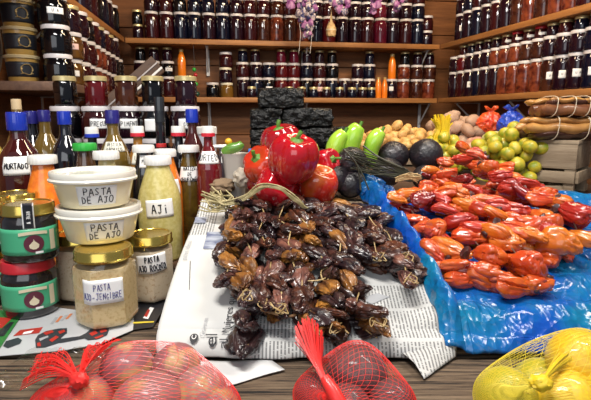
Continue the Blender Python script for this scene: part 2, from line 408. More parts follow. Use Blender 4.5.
shelf_row(EB, 1, ZL, [tpx(EB, a, ZL, .10) for a, _ in bl], [b for _, b in bl], .10, "back lower shelf", 'back wall lower shelf jars')
fr = [252, 289, 302, 314, 326, 340, 352, 362.5, 371.5]
shelf_row(EB, 1, ZL, [tpx(EB, a, ZL, .03) for a in fr], [[('mini', c, 'gold')] for c in 'plum plum maroon navy plum plum navy plum navy'.split()], .03, "front of back lower shelf", 'tiny jars along the front of the lower shelf')
# orange sauce bottles
SAUCE = M('orange_sauce', (.85, .22, .015), .18, coat=.6)
def sauce_bottle(p, z, h, label, r=.024):
    t = thing('sauce_bottle', label, 'bottle', (p[0], p[1], z), 0, 'slim orange sauce bottles on the back shelf')
    MB().add(lathe([(0, 0), (r * .9, 0), (r, .005), (r, h * .55), (r * .85, h * .72), (r * .5, h * .88), (r * .45, h * .93), (0, h * .93)], 20)).build('body', SAUCE, t)
    MB().add(lathe([(r * .5, h * .9), (r * .55, h * .9), (r * .55, h), (0, h)], 16)).build('cap', M('cap_dark_gold', (.45, .3, .1), .35), t)
n = nrm(EB, 1)
def eb(px, inset): q = EB[0].lerp(EB[1], tpx(EB, px, ZL, inset)) + n * inset; return (q.x, q.y)
sauce_bottle(eb(183, .10), ZL + .1175, .155, 'slim orange sauce bottle on a jar beside the hanging beads')
sauce_bottle(eb(391, .10), ZL + .1175, .150, 'slim orange sauce bottle standing on the jar with round label')
sauce_bottle(eb(378, .055), ZL, .125, 'orange sauce bottle on lower shelf, left of the touching pair', .0195)
sauce_bottle(eb(384.3, .055), ZL, .125, 'orange sauce bottle on lower shelf, right of the touching pair', .0175)
# --- right wall lower shelf
nR = 19
rc1 = 'plum maroon plum navy plum plum lump lump lump lump brown plum plum navy plum navy plum plum plum'.split()
rc2 = 'plum red plum plum plum lump lump lump brown brown plum plum plum navy plum black plum plum plum'.split()
colsR = []
for i in range(nR):
    lab = 'label_white' if i in (2, 10, 11, 12, 13) else None
    st = [('tall', rc1[i], W3, lab), ('short', rc2[i], W3)]
    if i in (6, 7, 8, 9): st.append(('dwarf', 'maroon', ['gold', 'red', 'gold', 'red'][i - 6], 'label_white'))
    elif i >= 1: st.append(('dwarf', ['plum', 'maroon', 'navy', 'plum', 'plum'][i % 5], 'gold'))
    colsR.append(st)
shelf_row(ER, 1, ZL, [.07 + .85 * i / (nR - 1) for i in range(nR)], colsR, .05, "right lower shelf", 'right wall lower shelf jars', 'the corner')
# --- right wall upper shelf
rc3 = 'plum plum navy plum maroon plum brown lump brown lump lump maroon maroon plum'.split()
shelf_row(ER, 1, ZU, [.09 + .66 * i / 13 for i in range(14)], [[('tall', c, W3, 'label_white' if i == 0 else None), ('short', ['plum', 'navy', 'maroon'][i % 3], W3)] for i, c in enumerate(rc3)], .05, "right upper shelf", 'right wall upper shelf jars', 'the corner')
# --- left wall lower shelf: stacks receding
lc = [['black', 'black', 'black'], ['amber', 'amber', 'plum'], ['maroon', 'maroon', 'plum'], ['plum', 'maroon', 'black'], ['lump', 'lump', 'maroon'], ['lump', 'lump', 'navy'], ['maroon', 'maroon', 'maroon'], ['plum', 'plum', 'plum'], ['black', 'black', 'plum'], ['black', 'black']]
tl0 = .30
shelf_row(ELL, 1, ZL, [.315] + [.40 + .50 * i / 8 for i in range(9)], [[('squat', c, W3 if li < 2 else ('gold' if i % 2 else W3), 'label_white' if (i, li) in ((1, 0), (0, 2), (4, 1), (6, 1), (5, 0), (3, 2)) else ('label_pink' if (i, li) in ((1, 1), (2, 1)) else None)) for li, c in enumerate(st)] for i, st in enumerate(lc)], .05, 'left wall shelf', 'left wall shelf jars', 'the front')
shelf_row(ELn, 1, ZU, [.62 + .33 * i / 5 for i in range(6)], [[('tall', c, W3)] for c in 'plum maroon black navy plum black'.split()], .05, 'left wall upper shelf', 'left wall upper shelf jars', 'the front')
# gold and black tubs on the left shelf
GOLDT = M('tub_gold', (.40, .24, .06), .3, coat=.4)
zt = ZL
tubp = at(23, 70, 1.575)
for k in range(3):
    t = thing('spread_tub', ['gold and black tub with horseshoe emblem, bottom of the left shelf stack', 'gold and black tub in the middle of the left shelf stack', 'mostly black tub with emblem, top of the left shelf stack'][k], 'tub', (tubp.x, tubp.y, zt), 0, 'gold and black tubs on the left shelf')
    h = .083
    MB().add(lathe([(0, 0), (.041, 0), (.043, .004), (.048, h - .008), (0, h - .008)], 28)).build('body', GOLDT, t)
    MB().add(lathe([(.046, h - .010), (.052, h - .010), (.053, h - .003), (.050, h), (.044, h - .002), (0, h - .002)], 28)).build('lid', M('tub_lid', (.45, .36, .20), .25, coat=.3), t)
    rf = lambda a, z: .0425 + .0055 * z / h
    a0 = ac_of(tubp)
    s = round_label(t, rf, h * .47, .145, h * (.55 if k < 2 else .66), a0, paper='label_black', name='wrapper')
    mb = MB()
    def mp(x, z, e): a = a0 + .25 + x / .046; r = rf(a, z) + e; return Vector((r * math.cos(a), r * math.sin(a), z))
    mb.add(tube([mp(.016 * math.cos(q), h * .46 + .016 * math.sin(q), .0015) for q in [math.radians(-50 + 280 * i / 20) for i in range(21)]], .0035, 6, .4))
    mb.add(tube([mp(-.018 + .036 * i / 8, h * .30 + .002 * math.sin(i), .0015) for i in range(9)], .0035, 6, .4))
    mb.build('emblem', M('emblem_gold', (.62, .46, .20), .35, metal=.4), s)
    zt += h + .0005
t = tag(MB().add(blob(lambda p: Vector((p.x * .05, p.y * .06, (p.z + 1) * .13 + nz(p, 2) * .02)), 3)).build('flour_sack', M('sack_grey', (.30, .27, .25), .8, bump=.5)), 'pale grey sack at the left edge beside the gold tubs', 'sack')
q = at(-14, 70, 1.60); t.location = (q.x, q.y, ZL + .001)

# leaning dark board with light strips
bd = thing('leaning_board', 'dark brown board with pale metal edging leaning diagonally behind the gold-lidded jars', 'board', (0, 0, 0))
P0, P1 = at(96, 108, 1.78), at(150, 60, 1.84)
d = (P1 - P0); mid = (P0 + P1) / 2; ang = math.atan2(d.z, math.hypot(d.x, d.y))
Mx = Matrix.Translation(mid) @ Euler((0, 0, math.atan2(d.y, d.x))).to_matrix().to_4x4() @ Euler((0, -ang, 0)).to_matrix().to_4x4()
MB().add(box(d.length + .36, .09, .07, .004, base=False), Mx @ TR((-.17, 0, -.03))).build('board', W_DARK, bd)
MB().add(box(d.length + .30, .004, .008, .001, base=False), Mx @ TR((-.14, -.047, -.048))).build('edging', METAL_W, bd)
MB().add(box(d.length + .30, .004, .005, .001, base=False), Mx @ TR((-.14, -.047, -.025))).build('edging', M('edge_grey', (.35, .33, .34), .4), bd)

# hanging things on the upper shelf
VIO = M('violet_petals', (.20, .05, .20), .6, c2=(.36, .18, .34), ns=60); SIL = M('silver_wrap', (.40, .33, .34), .35, c2=(.04, .045, .13), ns=70, lo=.45, hi=.55, coat=.3); STRAW = M('straw', (.56, .40, .20), .6, c2=(.34, .21, .09), ns=80)
def bunch(label, px, ytop, ybot, mats, wpx, n, strings=()):
    Y = 2.66; base = at(px, ytop, Y); t = thing('hanging_bunch', label, 'dried flowers', base, 0, 'dried flower bunches hanging from above')
    rr = random.Random(px)
    Hh = (ybot - ytop) * 2.7 / F; Wd = wpx * 2.7 / F
    for mi, m in enumerate(mats):
        mb = MB()
        for k in range(n):
            f_ = rr.random(); c = Vector((rr.uniform(-.5, .5) * Wd * (.4 + .6 * math.sin(PI * min(1, f_ + .2))), rr.uniform(-.03, .03), -f_ * Hh)); s_ = rr.uniform(.010, .02); sd = rr.random() * 9
            mb.add(blob(lambda p: c + Vector((p.x * s_, p.y * s_ * .7, p.z * s_ * 1.2)) * (1 + .5 * nz(p, 2.2, sd)), 2))
        mb.build('petals' if mi == 0 else 'wrapping', m, t)
    mb = MB(); mb.add(tube([(0, 0, .25), (0, 0, -Hh * .5)], .0015, 5))
    for s_ in strings: mb.add(tube(smooth_path([(s_, 0, -Hh * .7), (s_ + .006, -.003, -Hh), (s_ - .003, 0, -Hh - .09)], 5), .0012, 5))
    mb.build('string', M('white_string', (.6, .58, .55), .6), t)
bunch('silver and violet dried flower bunch hanging over the upper shelf, left of the straw cone', 307, -8, 31, [VIO, SIL], 18, 26, (-.04, .02))
bunch('violet dried flower bunch hanging at top, right of the straw cone', 342, -12, 11, [VIO, SIL], 22, 18)
bunch('small mauve dried flower bunch hanging at top near middle jars', 374, -10, 10, [VIO], 12, 12)
bunch('small violet dried flower bunch hanging at top, rightmost of the row', 399, -12, 6, [VIO, SIL], 12, 10)
bunch('dark violet bunch hanging at top, leftmost of the row', 289, -12, 6, [VIO], 14, 12)
p = at(331, 39, 2.70); t = thing('straw_cone', 'tan straw cone with tapering tip on the upper shelf front', 'straw ornament', (p.x, p.y, ZU))
MB().add(lathe([(0, 0), (.022, 0), (.027, .012), (.027, .04), (.02, .062), (.008, .078), (.004, .12), (.002, .145), (0, .145)], 16, lambda a: 1 + .06 * math.sin(a * 8))).build('cone', STRAW, t)
MB().add(lathe([(.0265, .03), (.0285, .031), (.0285, .036), (.0265, .037)], 16)).build('band', M('straw_pale', (.6, .52, .36), .6), t)
# red and green bead string hanging from upper shelf at x~195
q = at(194, 66, 2.80); t = thing('bead_string', 'string of red and green beads hanging beside the slim orange bottle', 'ornament', q)
MB().add(tube([(0, 0, ZU - TH - q.z + .001), (.004, 0, -.06), (.01, 0, -.13), (.012, 0, -.16)], .0012, 5)).build('cord', LM['ink'], t)
for k, (x, z, m) in enumerate([(0, -.02, 'green'), (.006, -.05, 'red'), (.003, -.075, 'red'), (.008, -.1, 'green'), (.012, -.155, 'bk')]):
    s_ = .012 if k < 4 else .016
    MB().add(blob(lambda p: Vector((x, 0, z)) + p * s_, 2)).build('bead', LID.get(m) or M('bead_dark_green', (.01, .06, .04), .2, coat=.5), t)

# ================================================================== COUNTER
tb = thing('market_counter', 'weathered grey plank counter across the bottom of the picture', 'counter', (0, 0, 0))
edges = [.28, .41, .548, .690, .82, .95, 1.09, 1.26]
for k, (a, b) in enumerate(zip(edges, edges[1:])):
    mb = MB(); wv = U(0, 9)
    g0 = grid(lambda u, v: Vector((-1.25 + 2.7 * u, a + .005 + (b - a - .012) * v + .0025 * nz((u * 9, v, wv), 1.5), T - (.004 if v in (0, 1) else 0) + .0022 * nz((u * 16, v * 5, wv), 1) - .002)), 120, 8)
    o = mb.add(g0).build('plank', W_GREY, tb); solid(o, .035, -1)
for x in (-1.15, 1.3):
    for y in (.34, 1.2): MB().add(box(.08, .08, T - .037, .005), TR((x, y, 0))).build('leg', W_GREY, tb)
MB().add(box(2.5, .05, .08, .004), TR((.05, .34, T - .12))).build('rail', W_GREY, tb); MB().add(box(2.5, .05, .08, .004), TR((.05, 1.2, T - .12))).build('rail', W_GREY, tb)
# sloping display board under the papers
ds = thing('sloping_display', 'wooden sloping display board hidden under newspaper and blue bag', 'display stand', (0, 0, 0))
def wedge(x0, x1, e=.004):
    pr = [(.705, T), (1.06, T), (1.06, S(1.06) - e), (.705, S(.705) - e)]
    v = [(x, y, z) for x in (x0, x1) for y, z in pr]; f = [(0, 1, 2, 3), (4, 5, 6, 7)] + [(i, (i + 1) % 4, 4 + (i + 1) % 4, 4 + i) for i in range(4)]
    return v, f
MB().add(wedge(-.19, .95)).build('board', W_CRATE, ds, smooth=False)
ZP = S(1.06) - .004
rp_ = thing('rear_platform', 'dark wooden platform under the vegetables at the back', 'platform', (0, 0, 0))
ZP2 = .92
MB().add(box(.75, 1.55, .03, .003), TR((.18, 1.865, ZP - .03))).build('top', W_DARK, rp_); MB().add(box(.49, .94, .03, .003), TR((.805, 2.16, ZP - .03))).build('top', W_DARK, rp_); MB().add(box(.66, .585, .03, .003), TR((.895, 1.387, ZP2 - .03))).build('top', W_DARK, rp_); MB().add(box(.64, 1.13, .03, .003), TR((-.52, 2.07, ZP - .03))).build('top', W_DARK, rp_)
for x in (-.12, .9):
    for y in (1.30, 2.55): MB().add(box(.06, .06, (ZP2 if x > 0 and y < 2 else ZP) - .03, .003), TR((x, y, 0))).build('leg', W_DARK, rp_)
# risers under the bottles
ra = thing('bottle_riser', 'low wooden step under the bottles at left', 'riser', (-.60, 1.08, T))
MB().add(box(.78, .255, .012, .002), TR((0, 0, .038))).build('top', W_DARK, ra); MB().add(box(.76, .235, .038, .002)).build('base', W_DARK, ra)
rb_ = thing('bottle_riser', 'tall wooden step under the white-lidded jars at left', 'riser', (-.555, 1.375, 0))
MB().add(box(.66, .19, .015, .002), TR((0, 0, .995))).build('top', W_DARK, rb_)
for x in (-.31, .31):
    MB().add(box(.03, .18, .995, .002), TR((x, 0, 0))).build('side', W_DARK, rb_)
ZA, ZB = T + .05, 1.01

# ================================================================== NEWSPAPER
def newsprint():
    m, nt, b, L = _nodes('newsprint'); N = nt.nodes; b.inputs['Roughness'].default_value = .85
    tc = N.new('ShaderNodeTexCoord'); sx = N.new('ShaderNodeSeparateXYZ'); L.new(tc.outputs['Object'], sx.inputs[0])
    def mth(op, a, b_=None, c=None):
        n_ = N.new('ShaderNodeMath'); n_.operation = op
        for i, x in enumerate((a, b_, c)):
            if x is None: continue
            if isinstance(x, (int, float)): n_.inputs[i].default_value = x
            else: L.new(x, n_.inputs[i])
        return n_.outputs[0]
    X, Y = sx.outputs[0], sx.outputs[1]
    line = mth('LESS_THAN', mth('FRACT', mth('MULTIPLY', X, 1 / .0056)), .46)
    row = mth('FLOOR', mth('MULTIPLY', X, 1 / .0056))
    cv = N.new('ShaderNodeCombineXYZ'); L.new(mth('MULTIPLY', row, 7.31), cv.inputs[0]); L.new(mth('MULTIPLY', Y, 520), cv.inputs[1])
    nz_ = N.new('ShaderNodeTexNoise'); nz_.inputs['Scale'].default_value = 1; nz_.inputs['Detail'].default_value = 1; L.new(cv.outputs[0], nz_.inputs['Vector'])
    word = mth('GREATER_THAN', nz_.outputs[0], .40)
    col = mth('GREATER_THAN', mth('FRACT', mth('ADD', mth('MULTIPLY', Y, 1 / .058), .35)), .10)
    blk = mth('GREATER_THAN', X, -.062)
    near = mth('LESS_THAN', Y, .79)
    a = mth('MULTIPLY', mth('MULTIPLY', line, word), mth('MULTIPLY', col, mth('MULTIPLY', blk, near)))
    # a second block at the back left
    b1 = mth('MULTIPLY', mth('GREATER_THAN', Y, .93), mth('LESS_THAN', X, -.165)); b2 = mth('MULTIPLY', mth('GREATER_THAN', Y, .83), mth('MULTIPLY', mth('GREATER_THAN', X, -.10), mth('LESS_THAN', Y, .92)))
    a2 = mth('MULTIPLY', mth('MULTIPLY', line, word), mth('MAXIMUM', b1, b2))
    msk = mth('MULTIPLY', mth('MAXIMUM', a, a2), .72)
    n2 = N.new('ShaderNodeTexNoise'); n2.inputs['Scale'].default_value = 9; L.new(tc.outputs['Object'], n2.inputs['Vector'])
    mx0 = N.new('ShaderNodeMix'); mx0.data_type = 'RGBA'; mx0.inputs[6].default_value = (.55, .56, .57, 1); mx0.inputs[7].default_value = (.60, .59, .55, 1); L.new(n2.outputs[0], mx0.inputs[0])
    mx = N.new('ShaderNodeMix'); mx.data_type = 'RGBA'; L.new(msk, mx.inputs[0]); L.new(mx0.outputs[2], mx.inputs[6]); mx.inputs[7].default_value = (.07, .07, .075, 1)
    L.new(mx.outputs[2], b.inputs['Base Color'])
    return m
NEWS = newsprint(); PRINT = M('print_black', (.03, .03, .035), .7); PRINTG = M('print_grey', (.35, .36, .38), .7)
NX0, NX1 = -.205, .225
def yof(v): # back -> front with dense sampling over the front roll
    if v < .7: return 1.035 - (1.035 - .705) * v / .7
    t = (v - .7) / .3; a = t * PI / 2; return .705 - .041 * math.sin(a)
def paper(u, v):
    y = yof(v); x = NX0 + (NX1 - NX0) * u
    if u < .25: x -= .012 * (1 - u / .25) * math.sin(v * PI)
    z = H(y) + .0015 + .0022 * (1 + nz((x * 7, y * 7, 1), 1)) * min(1, (1 - v) * 6) + .010 * max(0, (u - .9) / .1) * (1 if v < .7 else 0)
    if v > .7: z = .8035 + (S(.705) - .8035) * math.cos((v - .7) / .3 * PI / 2) + .002 * math.sin(u * 40) * (v - .7)
    y2 = y + (.010 * nz((x * 12, 2, 2), 1) if v > .7 else 0) * (v - .7) / .3
    if v < .1: z += .012 * (1 - v / .1) * max(0, 1 - u * 6)
    return Vector((x, y2, z))
np_ = thing('newspaper', 'open newspaper sheet spread under the brown dried mussels', 'newspaper', (0, 0, 0))
o = MB().add(grid(paper, 80, 70)).build('page', NEWS, np_); solid(o, .0008)
def font_mesh(txt, size):
    cu = bpy.data.curves.new('t', 'FONT'); cu.body = txt; cu.size = size; ob = bpy.data.objects.new('t', cu); C.objects.link(ob)
    bpy.context.view_layer.update(); me = bpy.data.meshes.new_from_object(ob.evaluated_get(bpy.context.evaluated_depsgraph_get()))
    v = [tuple(q.co) for q in me.vertices]; f = [tuple(p.vertices) for p in me.polygons]
    bpy.data.objects.remove(ob); bpy.data.meshes.remove(me); bpy.data.curves.remove(cu); return v, f
def on_paper(txt, px, py, size, mat=PRINT, name='headline'):
    v, f = font_mesh(txt, size); p = march(px, py, .003); out = []
    for a, b, _ in v:
        x, y = p.x - b, p.y + a; out.append(Vector((x, y, H(y) + .0065 if y > .70 else H(y) + .006)))
    return MB().add((out, f)).build(name, mat, np_, smooth=False)
on_paper('Mujeres que s', 229, 335, .017); on_paper('N', 239, 331, .022); on_paper('Columna', 204, 338, .0105, PRINTG)
on_paper('el', 216, 352, .026); on_paper('al', 226, 353, .016)
on_paper('palet ideas', 186, 262, .013, PRINTG)
def flat_on_paper(pts, mat, name, dz=.006):
    return MB().add(([Vector((x, y, H(y) + dz)) for x, y in pts], [tuple(range(len(pts)))])).build(name, mat, np_, smooth=False)
def disc(px, py, r, letter):
    p = march(px, py, .004); flat_on_paper([(p.x + r * math.cos(a), p.y + r * math.sin(a)) for a in [2 * PI * k / 20 for k in range(20)]], PRINT, 'badge')
    v, f = font_mesh(letter, r * 1.5)
    MB().add(([Vector((p.x - (b - r * .5), p.y + (a - r * .5), H(p.y + a - r * .5) + .0068)) for a, b, _ in v], f)).build('badge_letter', LM['label_white'], np_, smooth=False)
disc(194, 339, .0065, 'C'); disc(414, 308, .0055, 'J')
p, q = march(187, 352, .004), march(190, 262, .004); flat_on_paper([(p.x, p.y), (p.x + .0012, p.y), (q.x + .0012, q.y), (q.x, q.y)], PRINT, 'column_rule')
PH = M('news_photo', (.13, .15, .24), .7, c2=(.42, .45, .52), ns=30, stretch=(1, 3, 1))
a_, b_ = march(203, 250, .004), march(232, 233, .004); flat_on_paper([(a_.x, a_.y), (b_.x, a_.y), (b_.x, b_.y), (a_.x, b_.y)], PH, 'photo')
a_, b_ = march(194, 224, .004), march(207, 218, .004); flat_on_paper([(a_.x, a_.y), (b_.x, a_.y), (b_.x, b_.y), (a_.x, b_.y)], PH, 'photo')
p = march(378, 300, .004); PX = p
flat_on_paper([(p.x - .03, p.y), (p.x, p.y + .012), (p.x + .02, p.y + .004), (p.x - .012, p.y - .012)], PRINTG, 'photo')
# loose sheets under the front
o = MB().add(grid(lambda u, v: Vector((-.185 + .15 * u + .02 * v, .66 - .105 * v * (1 - .75 * u), T + .0015 + .001 * math.sin(u * 9))), 16, 12)).build('paper_sheet', M('paper_white', (.66, .66, .66), .8))
solid(o, .0006); tag(o, 'white paper corner under the newspaper by the red net bag', 'paper')
fa = [(402, 352), (455, 342), (458, 350), (452, 362), (424, 379), (410, 372)]
v = []; 
def flap(u, v_):
    # folded corner hanging from the roll on to the counter
    top = atz(402, 353, T + .012).lerp(atz(456, 338, T + .02), u); bot = atz(424, 379, T + .003).lerp(atz(456, 356, T + .003), u)
    p = top.lerp(bot, v_); p.z += .006 * math.sin(v_ * PI) + .002 * nz(p, 40); return p
o = MB().add(grid(flap, 16, 12)).build('folded_corner', NEWS, np_); solid(o, .0006)

# flyer with power tools
fl = thing('flyer', 'glossy grey flyer printed with red and black power tools under the paste jars', 'flyer', (0, 0, 0))
FLM = M('flyer_grey', (.50, .51, .53), .35, coat=.3); FLB = M('flyer_black', (.02, .02, .025), .35, coat=.3); TR_ = M('flyer_red', (.45, .03, .02), .4); TB = M('flyer_tool_black', (.03, .035, .045), .4); TY = M('flyer_yellow', (.7, .55, .05), .4); TOo = M('flyer_orange', (.6, .2, .08), .4)
def quad_px(pts, z, mat, name, parent, thick=0):
    w_ = [atz(a, b, z) for a, b in pts]; o_ = MB().add((w_, [tuple(range(len(pts)))])).build(name, mat, parent, smooth=False)
    if thick: solid(o_, thick)
    return o_
quad_px([(-40, 352), (0, 356), (60, 351), (100, 344), (133, 330), (134, 318), (60, 308), (-40, 312)], T + .0024, FLM, 'sheet', fl, .0008)
quad_px([(133, 330), (153, 327), (158, 318), (170, 300), (150, 290), (120, 308), (128, 320)], T + .0022, FLB, 'sheet', fl, .0006)
zz = T + .0034
quad_px([(35, 340), (36, 348), (45, 347.5), (62, 342), (61, 338), (67, 333), (67, 328), (58, 328.5), (46, 331), (38, 335)], zz, TB, 'picture', fl)     # saw body
quad_px([(43, 332.5), (52, 330), (54, 332), (46, 335)], zz + .0004, TR_, 'picture', fl); quad_px([(49, 340), (56, 335.5), (59, 337), (52, 342)], zz + .0004, TR_, 'picture', fl)
quad_px([(58, 331.5), (64, 329.5), (65.5, 331.5), (60, 334)], zz + .0004, TR_, 'picture', fl); quad_px([(37, 343), (40, 342), (41, 346), (37.5, 346.5)], zz + .0004, TR_, 'picture', fl)
quad_px([(39, 338.5), (48, 335.5), (48.5, 337), (40, 341)], zz + .0004, PRINTG, 'picture', fl)
quad_px([(58, 339), (84, 335.5), (84, 338.5), (60, 343)], zz + .0003, TB, 'picture', fl)         # guide bar
quad_px([(80, 336), (86, 333), (92, 328), (104, 326.5), (109, 330), (107, 335), (98, 339), (88, 340)], zz + .0005, TB, 'picture', fl)
quad_px([(89, 333.5), (95, 330.5), (98, 333), (92, 336)], zz + .0009, TR_, 'picture', fl); quad_px([(99, 330), (106, 328.5), (107, 331), (101, 333)], zz + .0009, TR_, 'picture', fl); quad_px([(94, 337.5), (103, 334.5), (103.5, 336), (96, 339)], zz + .0009, TR_, 'picture', fl)
quad_px([(13, 336), (20, 330), (43, 327), (39, 333)], zz, TR_, 'picture', fl); quad_px([(24, 332), (34, 330), (31, 333), (22, 334.5)], zz + .0004, LM['label_white'], 'picture', fl)      # battery
quad_px([(3, 346), (6, 341), (18, 337.5), (22, 340), (20, 343.5), (8, 348)], zz + .0003, TB, 'picture', fl)
for k in range(4):
    quad_px([(50 + k * 5, 324 - k * 1.6), (53 + k * 5, 323.5 - k * 1.6), (58 + k * 5, 317 - k * 1.2), (55 + k * 5, 317.3 - k * 1.2)], zz, TOo if k % 2 else PRINTG, 'print_line', fl)
quad_px([(133, 322), (154, 321), (154, 322.4), (133, 323.6)], T + .0032, TY, 'print_line', fl)
quad_px([(143, 318), (148, 319), (154, 308), (150, 307)], T + .0032, LM['label_white'], 'print_line', fl); quad_px([(144, 316), (147, 317), (150, 310), (148, 309)], T + .0036, TR_, 'print_line', fl)
lf = thing('leaflet', 'green and red printed leaflet at the far left edge', 'leaflet', (0, 0, 0))
quad_px([(-30, 350), (0, 348), (16, 324), (24, 312), (-30, 308)], T + .0042, M('leaflet_green', (.03, .18, .04), .4), 'sheet', lf, .0006)
quad_px([(-20, 330), (2, 328), (12, 318), (-20, 316)], T + .0050, TR_, 'print_block', lf); quad_px([(-20, 338), (4, 336), (14, 322), (10, 322), (0, 330), (-20, 332)], T + .0050, FLB, 'print_block', lf)
# clear plastic wrap on the counter at left
def film(u, v):
    p = atz(-20, 395, T).lerp(atz(30, 352, T), v) + Vector((.20 * u, 0, 0)); p.z = T + .004 + .014 * abs(nz((u * 5, v * 5, 3), 1.3)) + .003 * abs(nz((u * 11, v * 11, 5), 1)); return p
tag(MB().add(grid(film, 50, 40)).build('plastic_wrap', clear('clear_film', (.93, .93, .92), .03, .16)), 'crinkled clear plastic wrap on the counter left of the red net bow', 'plastic wrap')

# ================================================================== LEFT: PASTE JARS, TUBS, BOTTLES
GL = clear('clear_glass', (.97, .98, .97), .02); GOLD = M('gold_lid', (.60, .44, .10), .22, metal=.9)
PASTE = M('garlic_paste', (.66, .50, .27), .5, c2=(.50, .33, .14), ns=180, lo=.5, hi=.7, detail=3); PASTE2 = M('pale_paste', (.62, .50, .36), .5, c2=(.42, .27, .16), ns=200, lo=.55, hi=.7, detail=3)
def hexr(rot, k=.75):
    def f(a):
        b = ((a - rot) % (PI / 3)) - PI / 6; return (1 - k) + k * math.cos(PI / 6) / math.cos(b)
    return f
def hex_jar(label, px, Y, r, h, rot, paste, lines, size, ink, lw, lh, tilt=0.0, pen=.0007, cond=.8, aoff=0, zc=.55):
    x = xat(px, Y, T + h / 2); t = thing('paste_jar', label, 'jar', (x, Y, T + .003), 0, 'hexagonal paste jars on the flyer')
    hf = hexr(rot, .8); lh_ = .018
    def rr(a, z):
        k = max(0, min(1, (h * .86 - z) / (h * .10))); return r * (k * hf(a) + (1 - k) * .9)
    def body(sc_, z0, z1, n=72):
        zs = [z0, z0 + .002, z0 + .006] + [z0 + .006 + (z1 - z0 - .006) * i / 12 for i in range(1, 13)]
        v = [(0, 0, z0)]; f = []; ins = [.9, .97, 1] + [1] * 12
        for z, q in zip(zs, ins):
            for k in range(n):
                a = 2 * PI * k / n; R_ = rr(a, z) * sc_ * q
                if z > h * .78: R_ *= 1 - .14 * ((z - h * .78) / (h * .10)) ** 1.5 if z < h * .88 else .86
                v.append((R_ * math.cos(a), R_ * math.sin(a), z))
        for k in range(n): f.append((0, 1 + (k + 1) % n, 1 + k))
        for j in range(len(zs) - 1):
            for k in range(n): f.append((1 + j * n + k, 1 + j * n + (k + 1) % n, 1 + (j + 1) * n + (k + 1) % n, 1 + (j + 1) * n + k))
        return v, f, n, len(zs)
    v, f, n_, m_ = body(1, 0, h - lh_ + .002); MB().add((v, f)).build('glass', GL, t)
    v, f, n_, m_ = body(.965, .004, h * .78)
    f.append(tuple(1 + (m_ - 1) * n_ + k for k in range(n_))); MB().add((v, f)).build('paste', paste, t)
    R_ = r * .90
    MB().add(lathe([(R_ * .9, h - lh_), (R_ * 1.02, h - lh_), (R_ * 1.03, h - lh_ + .003), (R_, h - lh_ + .005), (R_, h - .003), (R_ * .96, h), (R_ * .88, h), (R_ * .85, h - .0015), (0, h - .0015)], 40)).build('lid', GOLD, t)
    if lines:
        a0 = rot + PI / 6; face = rr(a0, h * .4)
        ac = ac_of((x, Y)) + aoff
        round_label(t, lambda a, z: rr(a, z) + .0003, h * zc, lw, lh, ac, lines, size, ink, 'label_white', tilt, 3, cond, pen)
    return t
hex_jar('hexagonal jar labelled PASTA AJO-JENGIBRE in blue, frontmost on the flyer', 106, .80, .053, .135, -PI / 2 - .08, PASTE, ['PASTA', 'AJO-JENGIBRE'], .0108, 'ink_blue', .064, .042, .0, .0006, .56, -.14, .52)
hex_jar('hexagonal jar labelled PASTA AJO ROCOTO in black, right of the front jar', 151, .91, .048, .132, -PI / 2 + .35, PASTE2, ['PASTA', 'AJO ROCOTO'], .0118, 'ink', .062, .036, .08, .0011, .58, .05, .62)
hex_jar('unlabelled hexagonal paste jar, left of and behind the front jar', 81, .915, .048, .132, -PI / 2 + .3, PASTE2, None, 0, 'ink', 0, 0)
# plastic tubs of garlic paste
CREAM = M('cream_paste', (.74, .66, .44), .5); TUBP = M('tub_plastic', (.84, .75, .50), .3, coat=.5); TUBL = M('tub_lid_plastic', (.74, .72, .64), .22, coat=.4)
tx, ty = xat(98, .86, .96), .862
for k in range(2):
    z = T + .139 + k * .0625
    dx = -.002 if k else .004
    t = thing('paste_tub', ['clear tub labelled PASTA DE AJO, lower of the stacked two', 'clear tub labelled PASTA DE AJO, upper of the stacked two'][k], 'tub', (tx + dx, ty, z), 0, 'stacked garlic paste tubs')
    r1, r0, h = .070, .058, .057
    MB().add(lathe([(0, 0), (r0 * .95, 0), (r0, .003), (r1, h - .005), (r1, h - .004), (0, h - .004)], 56)).build('body', TUBP, t)
    MB().add(lathe([(r1 * .98, h - .012), (r1 * 1.07, h - .012), (r1 * 1.08, h - .009), (r1 * 1.04, h - .006), (r1 * 1.05, h + .003), (r1 * 1.03, h + .005), (r1 * .96, h + .005), (r1 * .93, h + .0005), (0, h + .0005)], 56)).build('lid', TUBL, t)
    rf = lambda a, z: r0 + (r1 - r0) * max(0, min(1, (z - .003) / .049))
    ac = ac_of((tx, ty)) + (.10 if k == 0 else .06)
    round_label(t, rf, .024, .064, .034, ac, ['PASTA', 'DE AJO'], .0115, 'ink', 'label_white', .0, 5 + k, .95, .00085, gap=1.25)
